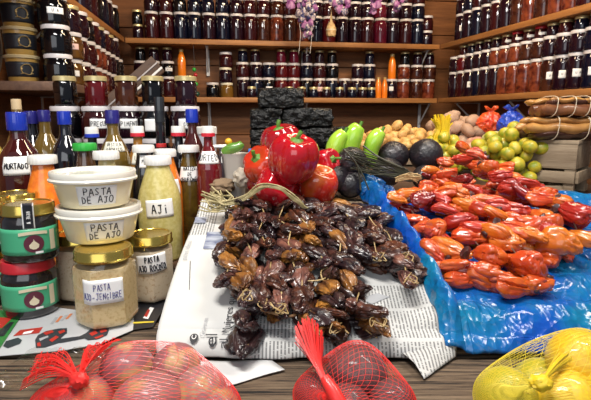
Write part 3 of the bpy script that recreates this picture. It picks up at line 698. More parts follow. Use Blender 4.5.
# black garlic jars
GREEN = M('label_green2', (.07, .42, .22), .4); DARKG = M('black_garlic', (.012, .009, .010), .12, coat=.8, c2=(.05, .04, .04), ns=60, lo=.5, hi=.8)
BURG = M('label_burgundy', (.11, .02, .04), .45); CREAML = M('label_cream', (.72, .64, .45), .5)
def garlic_jar(label, px, Y, z, lid, seal=False, r=.0465):
    x = xat(px, Y, z + .05); h = .102
    t = thing('black_garlic_jar', label, 'jar', (x, Y, z), 0, 'green-labelled black garlic jars')
    MB().add(lathe([(0, 0), (r * .9, 0), (r * .98, .003), (r, .008), (r, h * .66), (r * .97, h * .74), (r * .88, h * .80), (r * .86, h * .84), (0, h * .84)], 40)).build('body', DARKG, t)
    R_ = r * .94
    MB().add(lathe([(R_ * .95, h - .019), (R_ * 1.02, h - .019), (R_ * 1.03, h - .016), (R_, h - .013), (R_, h - .003), (R_ * .96, h), (R_ * .86, h), (R_ * .83, h - .0015), (0, h - .0015)], 40)).build('lid', GOLD if lid == 'gold' else LID['red'], t)
    ac = ac_of((x, Y)); LM['gg'] = GREEN; LM['cr'] = CREAML; LM['bu'] = BURG
    lb = round_label(t, r, h * .38, .125, .046, ac - .15, paper='gg')
    rf = lambda a, z: r + .0008
    def mp(xx, zz, e): a = ac + xx / r; R2 = r + e; return Vector((R2 * math.cos(a), R2 * math.sin(a), h * .38 + zz))
    v = [mp(.004, -.003, .0021)]; n_ = 28; f = []
    for ring in range(1, 4):
        for k in range(n_): q = 2 * PI * k / n_; v.append(mp(.004 + .0155 * ring / 3 * math.cos(q), -.003 + .0155 * ring / 3 * math.sin(q), .0021))
    for k in range(n_):
        f.append((0, 1 + k, 1 + (k + 1) % n_))
        for ring in range(2): f.append((1 + ring * n_ + k, 1 + ring * n_ + (k + 1) % n_, 1 + (ring + 1) * n_ + (k + 1) % n_, 1 + (ring + 1) * n_ + k))
    MB().add((v, f)).build('emblem', BURG, lb)
    # garlic bulb drawn as a filled cream outline
    out = [(0, .010), (.001, .006), (.004, .003), (.0075, -.001), (.0065, -.006), (.002, -.0085), (-.002, -.0085), (-.0065, -.006), (-.0075, -.001), (-.004, .003), (-.001, .006)]
    MB().add(([mp(.004 + a, -.004 + b, .0030) for a, b in out], [tuple(range(len(out)))])).build('garlic_drawing', CREAML, lb, smooth=False)
    MB().add(grid(lambda u, v_: mp(-.018 + .044 * u, .0145 + .0055 * (v_ - .5) + .002 * math.sin(u * PI), .0022), 10, 1)).build('banner', CREAML, lb)
    MB().add(grid(lambda u, v_: mp(.030 + .010 * u, -.018 + .036 * v_, .0022), 4, 3)).build('side_panel', CREAML, lb)
    MB().add(grid(lambda u, v_: mp(.005 + .012 * u, -.021 + .004 * v_, .0024), 4, 1)).build('side_panel', LM['label_white'], lb)
    if seal:
        LM['sl'] = M('seal_black', (.012, .014, .02), .35)
        prof = lambda s: (R_ * (.55 + .47 * min(1, s / .25)), h + .0008) if s < .25 else (R_ * 1.03 + .0012, h - (s - .25) / .75 * .040)
        def sg(w_, e): return grid(lambda u, v_: (lambda R3, zz: Vector(((R3 + e) * math.cos(ac - .02 + (u - .5) * w_ / R3), (R3 + e) * math.sin(ac - .02 + (u - .5) * w_ / R3), zz + e)))(*prof(v_)), 6, 24)
        s = solid(MB().add(sg(.0185, .0006)).build('seal', LM['label_white'], t), .0004)
        MB().add(sg(.0145, .0014)).build('seal_band', LM['sl'], s)
        mb = MB()
        rr = random.Random(4)
        for pl in strokes(['BENEFA'], .03, .01, .0058, 3, 0, .8): # tiny vertical words on the seal
            mb.add(tube([(lambda R3: Vector((R3 * math.cos(ac - .02 + (-b + .0005) / R3), R3 * math.sin(ac - .02 + (-b + .0005) / R3), h - .020 - a * .95)))(R_ * 1.03 + .0034) for a, b in pl], .0005, 4))
        mb.build('seal_lettering', LM['label_white'], s)
    return t
zb = T + .0035
garlic_jar('black garlic jar with red lid and green label, under the sealed jar', 30, .843, zb, 'red')
garlic_jar('black garlic jar with gold lid and black paper seal, on the red-lidded jar', 30, .843, zb + .1022, 'gold', True)
garlic_jar('gold-lidded green-labelled jar cut by left edge, bottom of its stack', -14, .90, zb, 'gold'); garlic_jar('gold-lidded green-labelled jar cut by left edge, top of its stack', -13, .90, zb + .1022, 'gold')
garlic_jar('gold-lidded jar half hidden behind the sealed black garlic jar, upper', 18, .955, zb + .1022, 'gold', r=.044); garlic_jar('gold-lidded jar hidden behind the red-lidded jar, lower', 18, .955, zb, 'gold', r=.044)

# bottles
def liq(n_, c, c2=None, **k): return M(n_, c, .09, coat=.8, c2=c2, spec=.6, **k)
LQ = {'murta': liq('liqueur_dark_red', (.045, .006, .006)), 'red': liq('liqueur_red', (.13, .006, .010)), 'black': liq('liqueur_black', (.007, .007, .010)), 'olive': liq('liqueur_olive', (.14, .085, .015)), 'amber': liq('liqueur_amber', (.30, .13, .02)),
      'oil': liq('liqueur_oil', (.10, .06, .008), (.035, .015, .004), ns=25), 'orange': M('chili_sauce_orange', (.85, .24, .02), .25, coat=.6, c2=(.72, .16, .015), ns=70), 'aji': M('aji_sauce', (.50, .43, .13), .3, coat=.5, c2=(.60, .53, .22), ns=130), 'cream': M('cream_sauce', (.62, .52, .22), .3, coat=.5), 'brown': liq('liqueur_brown', (.06, .025, .01)), 'yellow': liq('liqueur_yellow', (.42, .32, .06))}
CAP = {'blue': M('cap_blue', (.008, .03, .36), .25, coat=.4), 'violet': M('cap_violet', (.018, .016, .16), .25, coat=.4), 'white': M('cap_white', (.78, .78, .76), .35), 'green': LID['green'], 'black': M('cap_black', (.015, .018, .022), .3, coat=.4), 'redring': M('ring_red', (.60, .02, .04), .35), 'bluering': M('ring_blue', (.02, .05, .5), .35), 'cork': M('cork', (.55, .42, .25), .7)}
def bottle(label, px, ytop, Y, zb_, r, shape, liquid, cap, capw, caph, lab=None, ring=None, name='bottle', grp='liqueur and sauce bottles on the left'):
    """shape: list of (radius fraction, height fraction of the body up to the neck top)"""
    zt_ = zat(ytop, Y); h = zt_ - zb_; x = xat(px, Y, zt_ - h * .3)
    t = thing(name, label, 'bottle', (x, Y, zb_), 0, grp)
    hb = h - caph * .55
    prof = [(0, 0), (r * .92, 0), (r, .005)] + [(r * a, hb * b) for a, b in shape]
    pr = [prof[0], prof[1], prof[2]]
    pts = smooth_path([(a, 0, b) for a, b in prof[2:]], 5); pr += [(q.x, q.z) for q in pts[1:]] + [(0, hb)]
    MB().add(lathe(pr, 36)).build('body', LQ[liquid], t)
    cw = capw / 2; z0 = h - caph
    if ring:
        MB().add(lathe([(cw * .8, z0 - .004), (cw * 1.08, z0 - .004), (cw * 1.08, z0 + .004), (cw * .9, z0 + .0045)], 28)).build('cap_ring', CAP[ring], t)
    ribs = (lambda a: 1 + .02 * math.cos(a * 22))
    MB().add(lathe([(cw * .85, z0), (cw, z0), (cw * 1.02, z0 + .002), (cw, h - .003), (cw * .94, h), (0, h)], 66, ribs)).build('cap', CAP[cap], t)
    if lab:
        lines, zc_, lw, lh, size, pen, aoff = lab[:7]; paper = lab[7] if len(lab) > 7 else 'label_white'; tilt = lab[8] if len(lab) > 8 else 0
        zs = [q[1] for q in pr]; rs = [q[0] for q in pr]
        rf = lambda a, z: float(np.interp(z, zs[:-1], rs[:-1]))
        round_label(t, rf, zc_ - zb_, lw, lh, ac_of((x, Y)) + aoff, lines, size, 'ink', paper, tilt, px, .75, pen)
    return t
SH = [(1, .10), (1, .62), (.97, .69), (.80, .77), (.47, .85), (.36, .89), (.34, 1.0)]     # shouldered bottle
SL = [(1, .10), (1, .55), (.93, .68), (.72, .82), (.55, .93), (.53, 1.0)]                  # sauce bottle, wide neck
RD = [(.98, .08), (1, .35), (1, .55), (.95, .66), (.7, .77), (.36, .82), (.32, .86), (.32, 1)]
bottle('large dark red bottle with blue cap labelled MURTADO at left', 20, 112, 1.08, ZA, .047, SH, 'murta', 'blue', .041, .040, (['MURTADO'], zat(166, 1.04), .056, .040, .0112, .0013, -.24, 'label_white', .02))
bottle('orange chilli sauce bottle with white lid behind the sealed garlic jar', 45, 155, 1.0, ZA, .038, SL, 'orange', 'white', .056, .018, name='sauce_bottle')
bottle('pale yellow bottle cut by the left edge of the picture', -6, 120, 1.15, ZA, .03, SH, 'yellow', 'cork', .03, .03)
bottle('dark bottle with violet cap, just right of the MURTADO bottle', 34, 111, 1.165, ZA, .036, SH, 'black', 'violet', .030, .030)
bottle('clear amber bottle with violet cap, second right of the MURTADO bottle', 47, 110, 1.165, ZA, .037, SH, 'olive', 'violet', .028, .027)
bottle('bottle with pale cork standing tall behind the MURTADO bottle', 20, 99, 1.19, ZA, .034, SH, 'olive', 'cork', .022, .045)
bottle('black shouldered bottle with bright blue cap below the white lids', 67, 111, 1.14, ZA, .037, SH, 'black', 'blue', .030, .031)
bottle('small brown jar with bright green lid above the paste tubs', 87, 143, 1.055, ZA, .030, SL, 'brown', 'green', .049, .016, name='sauce_bottle')
bottle('dark bottle with white cap and blue ring behind the green lid', 94, 127, 1.15, ZA, .030, SH, 'black', 'white', .030, .02, ring='bluering')
bottle('olive brown bottle with violet cap and pale handwritten label', 114.5, 110, 1.11, ZA, .036, SH, 'olive', 'violet', .031, .030, (['DESTILA', 'DAMASCO'], zat(147, 1.08), .046, .022, .0075, .0006, .0, 'label_yellow'))
bottle('cream sauce bottle with white lid and red print, behind the tubs', 108, 151, 1.01, ZA, .030, SL, 'cream', 'white', .052, .017, name='sauce_bottle')
bottle('amber bottle with white cap and red ring, left of the round black bottle', 139, 126, 1.14, ZA, .030, SH, 'amber', 'white', .030, .02, (['UVA'], zat(158, 1.12), .03, .03, .01, .0006, 0, 'label_yellow'), ring='redring')
bottle('round-bodied black bottle with long black neck at centre of the group', 161, 97, 1.19, ZA, .039, [(.9, .1), (.9, .3), (.98, .45), (.95, .56), (.7, .65), (.36, .71), (.31, .76), (.31, 1)], 'black', 'black', .024, .06, ([], zat(146, 1.16), .030, .010, .01, .0006, 0, 'label_red'))
bottle('dark sauce bottle with white lid left of the yellow AJI bottle', 145, 145, 1.075, ZA, .029, SL, 'black', 'white', .047, .016, (['MIEL'], zat(162, 1.05), .03, .028, .009, .0007, .3), name='sauce_bottle')
bottle('large pale yellow-green sauce bottle labelled AJi', 159, 156, 1.025, ZA, .0455, SL, 'aji', 'white', .056, .018, (['AJi'], zat(209, .98), .058, .038, .019, .0013, -.02, 'label_white', .06), name='sauce_bottle')
bottle('orange sauce bottle with white lid behind the AJi bottle', 166, 149, 1.105, ZA, .037, SL, 'orange', 'white', .050, .017, (['i'], zat(188, 1.07), .03, .035, .018, .0018, .55), name='sauce_bottle')
bottle('golden oil bottle with white lid and three-line handwritten label', 189.5, 145, 1.135, ZA, .030, SL, 'oil', 'white', .049, .016, (['MATZEU', 'DE', 'CHUPONES'], zat(174, 1.11), .050, .032, .0085, .0009, .02), name='sauce_bottle')
bottle('dark bottle with white cap and red ring beside the blue cap', 179.5, 126, 1.18, ZA, .030, SH, 'black', 'white', .033, .02, ring='redring')
bottle('dark red bottle with bright blue cap behind the oil bottle', 193, 109, 1.165, ZA, .030, SH, 'murta', 'blue', .029, .032)
bottle('deep red bottle with white cap and red ring labelled MURTEDO', 209, 126, 1.12, ZA, .030, SH, 'red', 'white', .029, .02, (['MURTEDO'], zat(158, 1.09), .046, .028, .014, .0009, .0), ring='redring')
# back rows of jars on the tall step
def hex_small(px, col, label):
    x = xat(px, 1.36, 1.22); t = thing('preserve_jar', label, 'jar', (x, 1.36, ZB + .1755), .2, 'gold-lidded jars on the white-lidded jars')
    h = .080; r = .031
    MB().add(lathe([(0, 0), (r * .92, 0), (r, .005), (r, h * .76), (r * .85, h * .85), (0, h * .86)], 36, hexr(.3, .8))).build('body', JC[col][1], t)
    MB().add(lathe([(r * .8, h * .84), (r * .97, h * .84), (r * .97, h - .002), (r * .9, h), (0, h - .001)], 28)).build('lid', LID['gold'], t)
KIND['step'] = (.0425, .0872)
wl = [(66, 'black', None, 'blue-black jar'), (97, 'maroon', ['PREGUN'], 'maroon jar labelled PREGUN'), (127, 'plum', ['PIMENT'], 'plum jar labelled PIMENT'), (154.5, 'black', None, 'black jar behind the long black neck'), (185.5, 'plum', ['GEL'], 'plum jar beside the bright blue cap')]
for px, col, lines, nm in wl:
    x = xat(px, 1.36, 1.15)
    for k in range(2):
        t = thing('preserve_jar', f'{nm}, white lid, {"upper" if k else "lower"} of its pair', 'jar', (x, 1.36, ZB + k * .0873), 0, 'white-lidded jars on the tall step')
        b, l = jar_mesh('step', col, 'white'); put('body', b, t); put('lid', l, t)
        if k and lines: round_label(t, .0425, .040, .048, .027, ac_of((x, 1.36)) + .12, lines, .012, 'ink', 'label_white', 0, px, .75, .0009)
        elif k and px == 154.5: round_label(t, .0425, .036, .055, .034, ac_of((x, 1.36)), [], .01)
for px, col, nm in [(65.5, 'black', 'small black hexagonal jar, gold lid, leftmost on the white-lidded jars'), (96.5, 'red', 'small deep red hexagonal jar, gold lid, on the PREGUN jar'), (126.5, 'brown', 'small brown hexagonal jar, gold lid, on the PIMENT jar'), (153, 'black', 'small black hexagonal jar, gold lid, above the long black bottle neck'), (186, 'plum', 'small plum hexagonal jar, gold lid, rightmost on the white-lidded jars')]: hex_small(px, col, nm)
x = xat(207, 1.33, 1.1); t = thing('white_jar', 'small white plastic jar with white lid right of the blue-capped bottle', 'jar', (x, 1.33, ZB), 0)
MB().add(lathe([(0, 0), (.024, 0), (.025, .004), (.025, .10), (0, .105)], 24)).build('body', M('white_plastic', (.55, .58, .66), .4), t); MB().add(lathe([(.02, .10), (.0275, .10), (.0275, .118), (.025, .12), (0, .12)], 24)).build('lid', CAP['white'], t)
# marker box and purple carton
x = xat(229, 1.25, 1.05); t = thing('carton', 'dark purple-brown carton standing right of the red MURTEDO bottle', 'carton', (x, 1.26, ZP), .2)
MB().add(box(.05, .05, .105, .002)).build('box', M('carton_dark', (.045, .025, .04), .6), t); MB().add(box(.03, .001, .03, 0), TR((-.008, -.0256, .07))).build('label', LM['label_white'], t)
x = xat(223, 1.26, 1.09); zc_ = ZP + .105
for k, (c, lb) in enumerate([('redring', 'red-capped marker lying on the dark carton'), ('bluering', 'blue-capped marker lying on the dark carton')]):
    t = thing('marker_pen', lb, 'marker', (x + .004, 1.245 + k * .02, zc_ + .0055), .2 + .2 * k, 'markers on the carton')
    MB().add(tube([(-.03, 0, 0), (.012, 0, 0)], .0045, 10)).build('barrel', LM['label_white'], t); MB().add(tube([(.012, 0, 0), (.034, 0, 0)], .0053, 10)).build('cap', CAP[c], t)

# ================================================================== BLUE BAG
BLUE = M('blue_plastic', (.003, .070, .42), .22, coat=.25, c2=(.004, .17, .34), ns=9, lo=.40, hi=.62)
def xl(y): return float(np.interp(y, [.66, .70, .78, .90, 1.0, 1.09], [.222, .222, .217, .195, .168, .130]))
def bluebag(u, v):
    # v: 0 front edge on the counter -> 1 back
    if v < .12: y = .672 + .020 * v / .12; zb_ = T + .004 + .022 * (v / .12) ** .6
    elif v < .30: t = (v - .12) / .18; y = .692 + .06 * t; zb_ = T + .026 + (S(.752) + .008 - T - .026) * t ** .8 + .010 * math.sin(PI * t)
    else: t = (v - .30) / .70; y = .752 + .335 * t; zb_ = S(min(y, 1.06)) + .006
    L0 = xl(y); R0 = .80
    if u < .24:
        k = u / .24; x = L0 + .045 * k + .004 * nz((y * 20, k, 4), 1)
        rise = .040 * math.sin(PI * min(1, k * 1.25)) ** .8 * (1 if v > .30 else max(.25, v / .30))
        z = zb_ + rise * (1 + .35 * nz((y * 14, 2, 7), 1)) + (.012 if v > .85 else 0) * math.sin(PI * k)
        y += .012 * nz((y * 9, k * 2, 9), 1)
    else:
        k = (u - .24) / .76; x = L0 + .045 + (R0 - L0 - .045) * k; z = zb_
        if v > .80: z += .006 * (v - .8) / .2
    p = Vector((x, y, z))
    def vor(q):
        d_ = noise.voronoi(Vector(q), distance_metric='DISTANCE', exponent=2.5)[0]; return d_[0], d_[1] - d_[0]
    a1, e1 = vor((x * 13 + y * 7, y * 20 - x * 9, .3)); a2_, e2 = vor((x * 30 - y * 22, y * 36 + x * 10, 1.7)); c3_ = abs(nz((x * 9, y * 16, 6), 1))
    amp = 1 if v > .10 else .4
    p.z += (.013 * (.45 - a1) + .006 * (.45 - a2_) + .008 * (.4 - c3_)) * amp + .003
    p.y += .010 * (.45 - a1) * amp
    if v == 0: p.y += .006 * nz((x * 25, 0, 0), 1); p.z = max(p.z, T + .003)
    return p
nt = BLUE.node_tree; N_ = nt.nodes; L_ = nt.links; tcb = N_.new('ShaderNodeTexCoord'); last = None
for sc_, st_, dist_ in ((26, (1, 1.5, 1), .010), (60, (1.4, 1, 1), .004)):
    mp_ = N_.new('ShaderNodeMapping'); mp_.inputs['Scale'].default_value = st_; mp_.inputs['Rotation'].default_value = (0, 0, .6 if sc_ == 26 else -.5); L_.new(tcb.outputs['Object'], mp_.inputs[0])
    nw = N_.new('ShaderNodeTexNoise'); nw.inputs['Scale'].default_value = 14; L_.new(mp_.outputs[0], nw.inputs['Vector'])
    vm = N_.new('ShaderNodeMix'); vm.data_type = 'RGBA'; vm.inputs[0].default_value = .035; L_.new(mp_.outputs[0], vm.inputs[6]); L_.new(nw.outputs[1], vm.inputs[7])
    vo = N_.new('ShaderNodeTexVoronoi'); vo.inputs['Scale'].default_value = sc_; L_.new(vm.outputs[2], vo.inputs['Vector'])
    bu = N_.new('ShaderNodeBump'); bu.inputs['Strength'].default_value = .8; bu.inputs['Distance'].default_value = dist_; L_.new(vo.outputs['Distance'], bu.inputs['Height'])
    if last is not None: L_.new(last, bu.inputs['Normal'])
    last = bu.outputs[0]
L_.new(last, N_['Principled BSDF'].inputs['Normal'])
bb = thing('blue_plastic_bag', 'crumpled bright blue plastic bag spread under the orange dried shellfish', 'plastic bag', (0, 0, 0))
o = MB().add(grid(bluebag, 260, 150)).build('sheet', BLUE, bb); solid(o, .0005)
def crump(px, py, Y, w_, h_, d_, seed):
    c = at(px, py, Y); mb = MB()
    mb.add(blob(lambda p: c + Vector((p.x * w_, p.y * d_, p.z * h_)) * (1 + .35 * abs(nz(p, 1.8, seed)) + .22 * nz(p, 3.5, seed + 1)), 5)); return mb
crump(372, 187, 1.06, .028, .022, .02, 3).build('gathered_corner', BLUE, bb); crump(352, 190, 1.07, .018, .010, .015, 5).build('gathered_corner', BLUE, bb); crump(388, 190, 1.06, .014, .010, .015, 8).build('gathered_corner', BLUE, bb)

# ================================================================== DRIED MUSSELS
def mussel_mesh(seed, mat, kind):
    rr = random.Random(seed); lobes = [(Vector((rr.uniform(-.9, .9), rr.uniform(-1, 1), rr.uniform(-.2, 1))).normalized(), rr.uniform(.15, .4)) for _ in range(4)]
    def fn(p):
        q = p.copy(); t = (q.x + 1) / 2
        wdt = .56 * (1 - .45 * max(0, (t - .5) / .5) ** 1.3); th = .44 * (1 - .35 * t)
        s = 1 + .20 * nz(q, 1.4, seed) + .12 * nz(q, 3.2, seed + 2) + .06 * nz(q, 7.5, seed + 4)
        s -= .26 * max(0, .16 - abs(nz(q, 1.7, seed + 6))) / .16 * .6
        for d_, a in lobes: s += a * max(0, q.dot(d_) - .6)
        v = Vector((q.x, q.y * wdt, q.z * th)) * s
        fold = math.exp(-((q.y + .3 * math.sin(q.x * 2.2 + seed)) / .12) ** 2) * max(0, q.z)
        v.z -= (.22 if kind != 1 else .34) * fold
        v.y += .14 * math.sin(q.x * 2.5 + seed); v.z += .10 * math.sin(q.x * 1.9 + seed * 2)
        return v * .0275
    return MB().add(blob(fn, 4)).mesh('mussel', mat)
MU = [M('mussel_brown', (.115, .034, .015), .34, coat=.45, c2=(.022, .008, .007), ns=60, rand=(.045, .016, .014), bump=.5, bs=140),
      M('mussel_purple', (.055, .020, .022), .32, coat=.5, c2=(.014, .007, .011), ns=60, rand=(.085, .034, .024), bump=.5, bs=140),
      M('mussel_ochre', (.40, .17, .030), .36, coat=.4, c2=(.075, .026, .012), ns=45, lo=.42, hi=.62, rand=(.20, .075, .018), bump=.5, bs=140),
      M('mussel_black', (.016, .009, .011), .30, coat=.5, c2=(.045, .020, .020), ns=50, bump=.5, bs=140),
      M('mussel_mauve', (.26, .105, .075), .34, coat=.45, c2=(.05, .018, .018), ns=50, rand=(.11, .038, .026), bump=.5, bs=140)]
MM = [[mussel_mesh(10 * k + s, m, s % 2) for s in range(4)] for k, m in enumerate(MU)]
RAF = M('raffia', (.52, .38, .18), .6, c2=(.33, .21, .08), ns=120); RAF2 = M('raffia_brown', (.32, .17, .07), .6, c2=(.2, .1, .04), ns=100)
def mussel_string(label, path, wts, seed, layers=3, tie=True, sz=1.0):
    rr = random.Random(seed); P0 = march(*path[0], .01)
    t = thing('mussel_string', label, 'dried mussels', (P0.x, P0.y, H(P0.y)), 0, 'strings of dark dried mussels')
    base = Vector(t.location)
    pp = smooth_path([(a, b, 0) for a, b in path], 10); acc = [0]
    for a, b in zip(pp, pp[1:]): acc.append(acc[-1] + (b - a).length)
    step = 12.5; n_ = int(acc[-1] / step); cords = []
    for i in range(n_ + 1):
        s = i * acc[-1] / n_; k = min(len(pp) - 2, max(0, next((j for j in range(len(acc) - 1) if acc[j + 1] >= s), len(pp) - 2)))
        f_ = (s - acc[k]) / max(1e-6, acc[k + 1] - acc[k]); q = pp[k].lerp(pp[k + 1], f_); dr = (pp[k + 1] - pp[k]).normalized()
        for L_ in range(layers):
            h_ = .012 + .017 * L_ + rr.uniform(-.003, .004); off = rr.uniform(-7, 7)
            w_ = march(q.x - dr.y * off, q.y + dr.x * off + (3 if L_ == 0 else 0), h_)
            mi = rr.choices(range(5), wts if L_ or max(wts) == 9 else [5, 2, 1.6, 2, 1.6])[0]
            o = put('mussel', rr.choice(MM[mi]), t, w_ - base)
            ang = math.atan2(-dr.y, dr.x) + rr.choice([0, PI]) + rr.uniform(-.6, .6)
            o.rotation_euler = (rr.uniform(-.6, .6), rr.uniform(-.45, .45), ang); s_ = rr.uniform(.88, 1.2) * sz; o.scale = (s_, s_ * rr.uniform(.85, 1.1), s_ * rr.uniform(.8, 1.1))
            if L_ == layers - 1: cords.append(w_ - base + Vector((0, 0, .004)))
    if tie:
        mb = MB(); e = cords[-1]
        for k in range(3):
            a = rr.uniform(0, 6.28); mb.add(tube(smooth_path([e + Vector((rr.uniform(-.006, .006), -.006, .006)), e + Vector((.012 * math.cos(a), -.016, .004 + .008 * math.sin(a))), e + Vector((.014 * math.cos(a + 1), -.024, -.002)), e + Vector((rr.uniform(-.01, .01), -.016, .004))], 5), .0009, 5))
        mb.add(tube(cords, .0012, 5)); mb.build('twine', RAF, t)
    return t
WB, WO, WD, WM = [5, 2, 1.8, 1, 2.2], [3, 1, 5, .5, 2.5], [3, 2, .6, 4, 1], [3, 2, 1.2, .7, 4]
mussel_string('string of dark mussels along the left edge of the brown heap', [(236, 212), (229, 245), (232, 276), (246, 296)], WO, 1)
mussel_string('short black mussel string hanging at front left over the newspaper print', [(250, 292), (252, 310), (248, 326), (242, 340)], [1, 0, 0, 9, 0], 2, 2, False, 1.1)
mussel_string('second brown mussel string from the left, topped by pale ochre mussels', [(245, 203), (246, 235), (255, 270), (262, 304)], WO, 3)
mussel_string('third brown mussel string from the left, with mauve mussels', [(262, 205), (266, 238), (275, 272), (282, 308)], WM, 4)
mussel_string('fourth brown mussel string from the left, down the middle front', [(280, 207), (292, 240), (302, 275), (308, 318), (312, 330)], WB, 5)
mussel_string('fifth brown mussel string from the left, ending at the front with ties', [(296, 205), (312, 238), (324, 272), (334, 328)], WB, 6)
mussel_string('sixth brown mussel string from the left, ending in reddish-brown mussels', [(314, 212), (334, 240), (348, 272), (365, 318), (372, 326)], WB, 7)
mussel_string('seventh string, purple-brown mussels slanting across the heap', [(312, 205), (338, 225), (360, 250), (372, 262)], WD, 8)
mussel_string('eighth string, dark mussels slanting to the lone end on newspaper at right', [(330, 208), (358, 230), (388, 258), (410, 275)], WM, 9)
mussel_string('ninth string, dark mussels nearest the blue bag', [(352, 210), (378, 230), (396, 250), (404, 258)], WD, 10)
mussel_string('top row of split ochre mussels at the back of the brown heap', [(308, 207), (350, 206), (382, 213)], [0, 0, 9, 1, 0], 11, 1, False, 1.25)
# raffia ties
def raffia(label, paths, r=.0014, mat=RAF, parent=None, nm='raffia_tie', h0=.03):
    mb = MB()
    for pth in paths: mb.add(tube(smooth_path([march(a, b, h) for a, b, h in pth], 6), r, 6))
    return tag(mb.build(nm, mat), label, 'raffia', 'raffia ties on the dried mussels')
raffia('tan raffia loop hanging from the black mussels at front left', [[(252, 300, .04), (249, 318, .035), (243, 335, .03), (247, 345, .03), (252, 338, .03), (248, 320, .035), (252, 306, .04)], [(250, 300, .04), (247, 330, .034)]], .0011)
raffia('brown raffia stick tied across the front of the brown heap', [[(249, 307, .045), (262, 310, .046), (285, 316, .044), (296, 315, .042)]], .0022, RAF2)
raffia('upright tan raffia stick at the front middle of the brown heap', [[(304, 280, .05), (302, 300, .046), (299, 322, .03)], [(296, 312, .046), (305, 306, .05)]], .0017)
raffia('curled tan raffia loop on the front of the brown heap', [[(306, 281, .05), (320, 280, .05), (329, 275, .05), (327, 268, .05), (321, 272, .05), (324, 281, .05), (333, 279, .048), (330, 270, .05)]], .0012)
raffia('tan raffia stub tied round the rightmost brown mussel', [[(411, 262, .03), (412, 275, .034), (413, 288, .02)], [(406, 277, .034), (418, 274, .032)], [(404, 284, .03), (416, 288, .02)]], .0014)
raffia('pale raffia tuft at the end of the front right string', [[(372, 322, .03), (380, 330, .02), (376, 338, .012)], [(366, 330, .03), (374, 335, .018), (384, 334, .012)], [(374, 326, .03), (370, 338, .014)]], .0012)
mb = MB(); rr = random.Random(3)
for k in range(20):
    y0 = rr.uniform(-4, 4); p_ = [(204 + rr.uniform(-6, 8), 200 + rr.uniform(-10, 8), .965), (228 + rr.uniform(-6, 6), 203 + y0 * .5, .945), (246, 197 + y0 * .7, .94), (262 + rr.uniform(-3, 3), 186 + y0 * .5, .935), (280, 188 + y0 * .5, .925), (294 + rr.uniform(-2, 4), 199 + y0 * .4, .925), (305 + rr.uniform(-2, 4), 208, .93)]
    if k > 9: p_ = [(206 + rr.uniform(-8, 10), 195 + rr.uniform(-8, 18), .97), (215 + rr.uniform(-6, 8), 204 + rr.uniform(-8, 8), .955), (226 + rr.uniform(-4, 8), 199 + rr.uniform(-6, 10), .95), (212 + rr.uniform(-8, 14), 190 + rr.uniform(-6, 14), .97)]
    mb.add(tube(smooth_path([at(a, b, Y_) for a, b, Y_ in p_], 6), .0015, 6))
tag(mb.build('raffia_bundle', M('raffia_pale', (.50, .42, .22), .6, c2=(.30, .25, .11), ns=80)), 'loose pale raffia bundle looping behind the brown mussels, below the red peppers', 'raffia')

# ================================================================== ORANGE SHELLFISH
def pod_mesh(seed, mat, fat):
    rr = random.Random(seed + 77); bend = rr.uniform(-.3, .3); lobes = [(Vector((rr.uniform(-.8, .8), rr.uniform(-1, 1), rr.uniform(-.6, 1))).normalized(), rr.uniform(.15, .45)) for _ in range(2 if fat else 4)]
    def fn(p):
        q = p.copy(); t = (q.x + 1) / 2
        w_ = (.50 if not fat else .80) * (1 - .38 * t ** 2)
        s = 1 + .17 * nz(q, 1.4, seed) + .06 * nz(q, 2.8, seed + 3)
        s -= .13 * max(0, .14 - abs(nz(q, 1.5, seed + 8))) / .14
        for d_, a in lobes: s += a * max(0, q.dot(d_) - .6)
        x = math.copysign(abs(q.x) ** .75, q.x)
        v = Vector((x, q.y * w_ * 1.05, q.z * w_ * .82)) * s
        cr = math.exp(-((q.y - .2 * math.sin(q.x * 2 + seed)) / .11) ** 2) * max(0, q.z) * (1 if seed % 2 else .4); v.z -= .22 * cr
        pc = rr_c; pin = math.exp(-((q.x - pc) / .13) ** 2) * .20; v.y *= 1 - pin; v.z *= 1 - pin
        v.z += .16 * math.sin(q.x * 1.6 + seed); v.y += bend * q.x * q.x
        return v * (.0265 if not fat else .0235)
    rr_c = rr.uniform(.2, .6)
    return MB().add(blob(fn, 4)).mesh('shellfish', mat)
def pod_mat(n_, c, r_, c2, hi=.75):
    m = M(n_, c, .24, coat=.6, c2=c2, ns=34, lo=.45, hi=hi, rand=r_, bump=.35, bs=110)
    return m
OM = [pod_mat('pod_red', (.50, .035, .012), (.36, .018, .012), (.24, .012, .010)), pod_mat('pod_orange', (.62, .14, .012), (.66, .19, .02), (.48, .06, .012)), pod_mat('pod_redorange', (.56, .065, .012), (.50, .045, .012), (.60, .14, .015)), pod_mat('pod_wine', (.27, .014, .012), (.20, .012, .012), (.12, .010, .010))]
OP = [[pod_mesh(20 * k + s, m, False) for s in range(3)] + [pod_mesh(20 * k + 13 + s, m, True) for s in range(2)] for k, m in enumerate(OM)]
DT = M('pod_dark_tip', (.045, .010, .010), .4, coat=.3)
tipm = MB().add(blob(lambda p: Vector((p.x * .0055, p.y * .0085, p.z * .0065)) * (1 + .45 * nz(p, 1.8)), 2)).mesh('dark_end', DT)
SKEW = M('skewer_cane', (.10, .05, .03), .5)
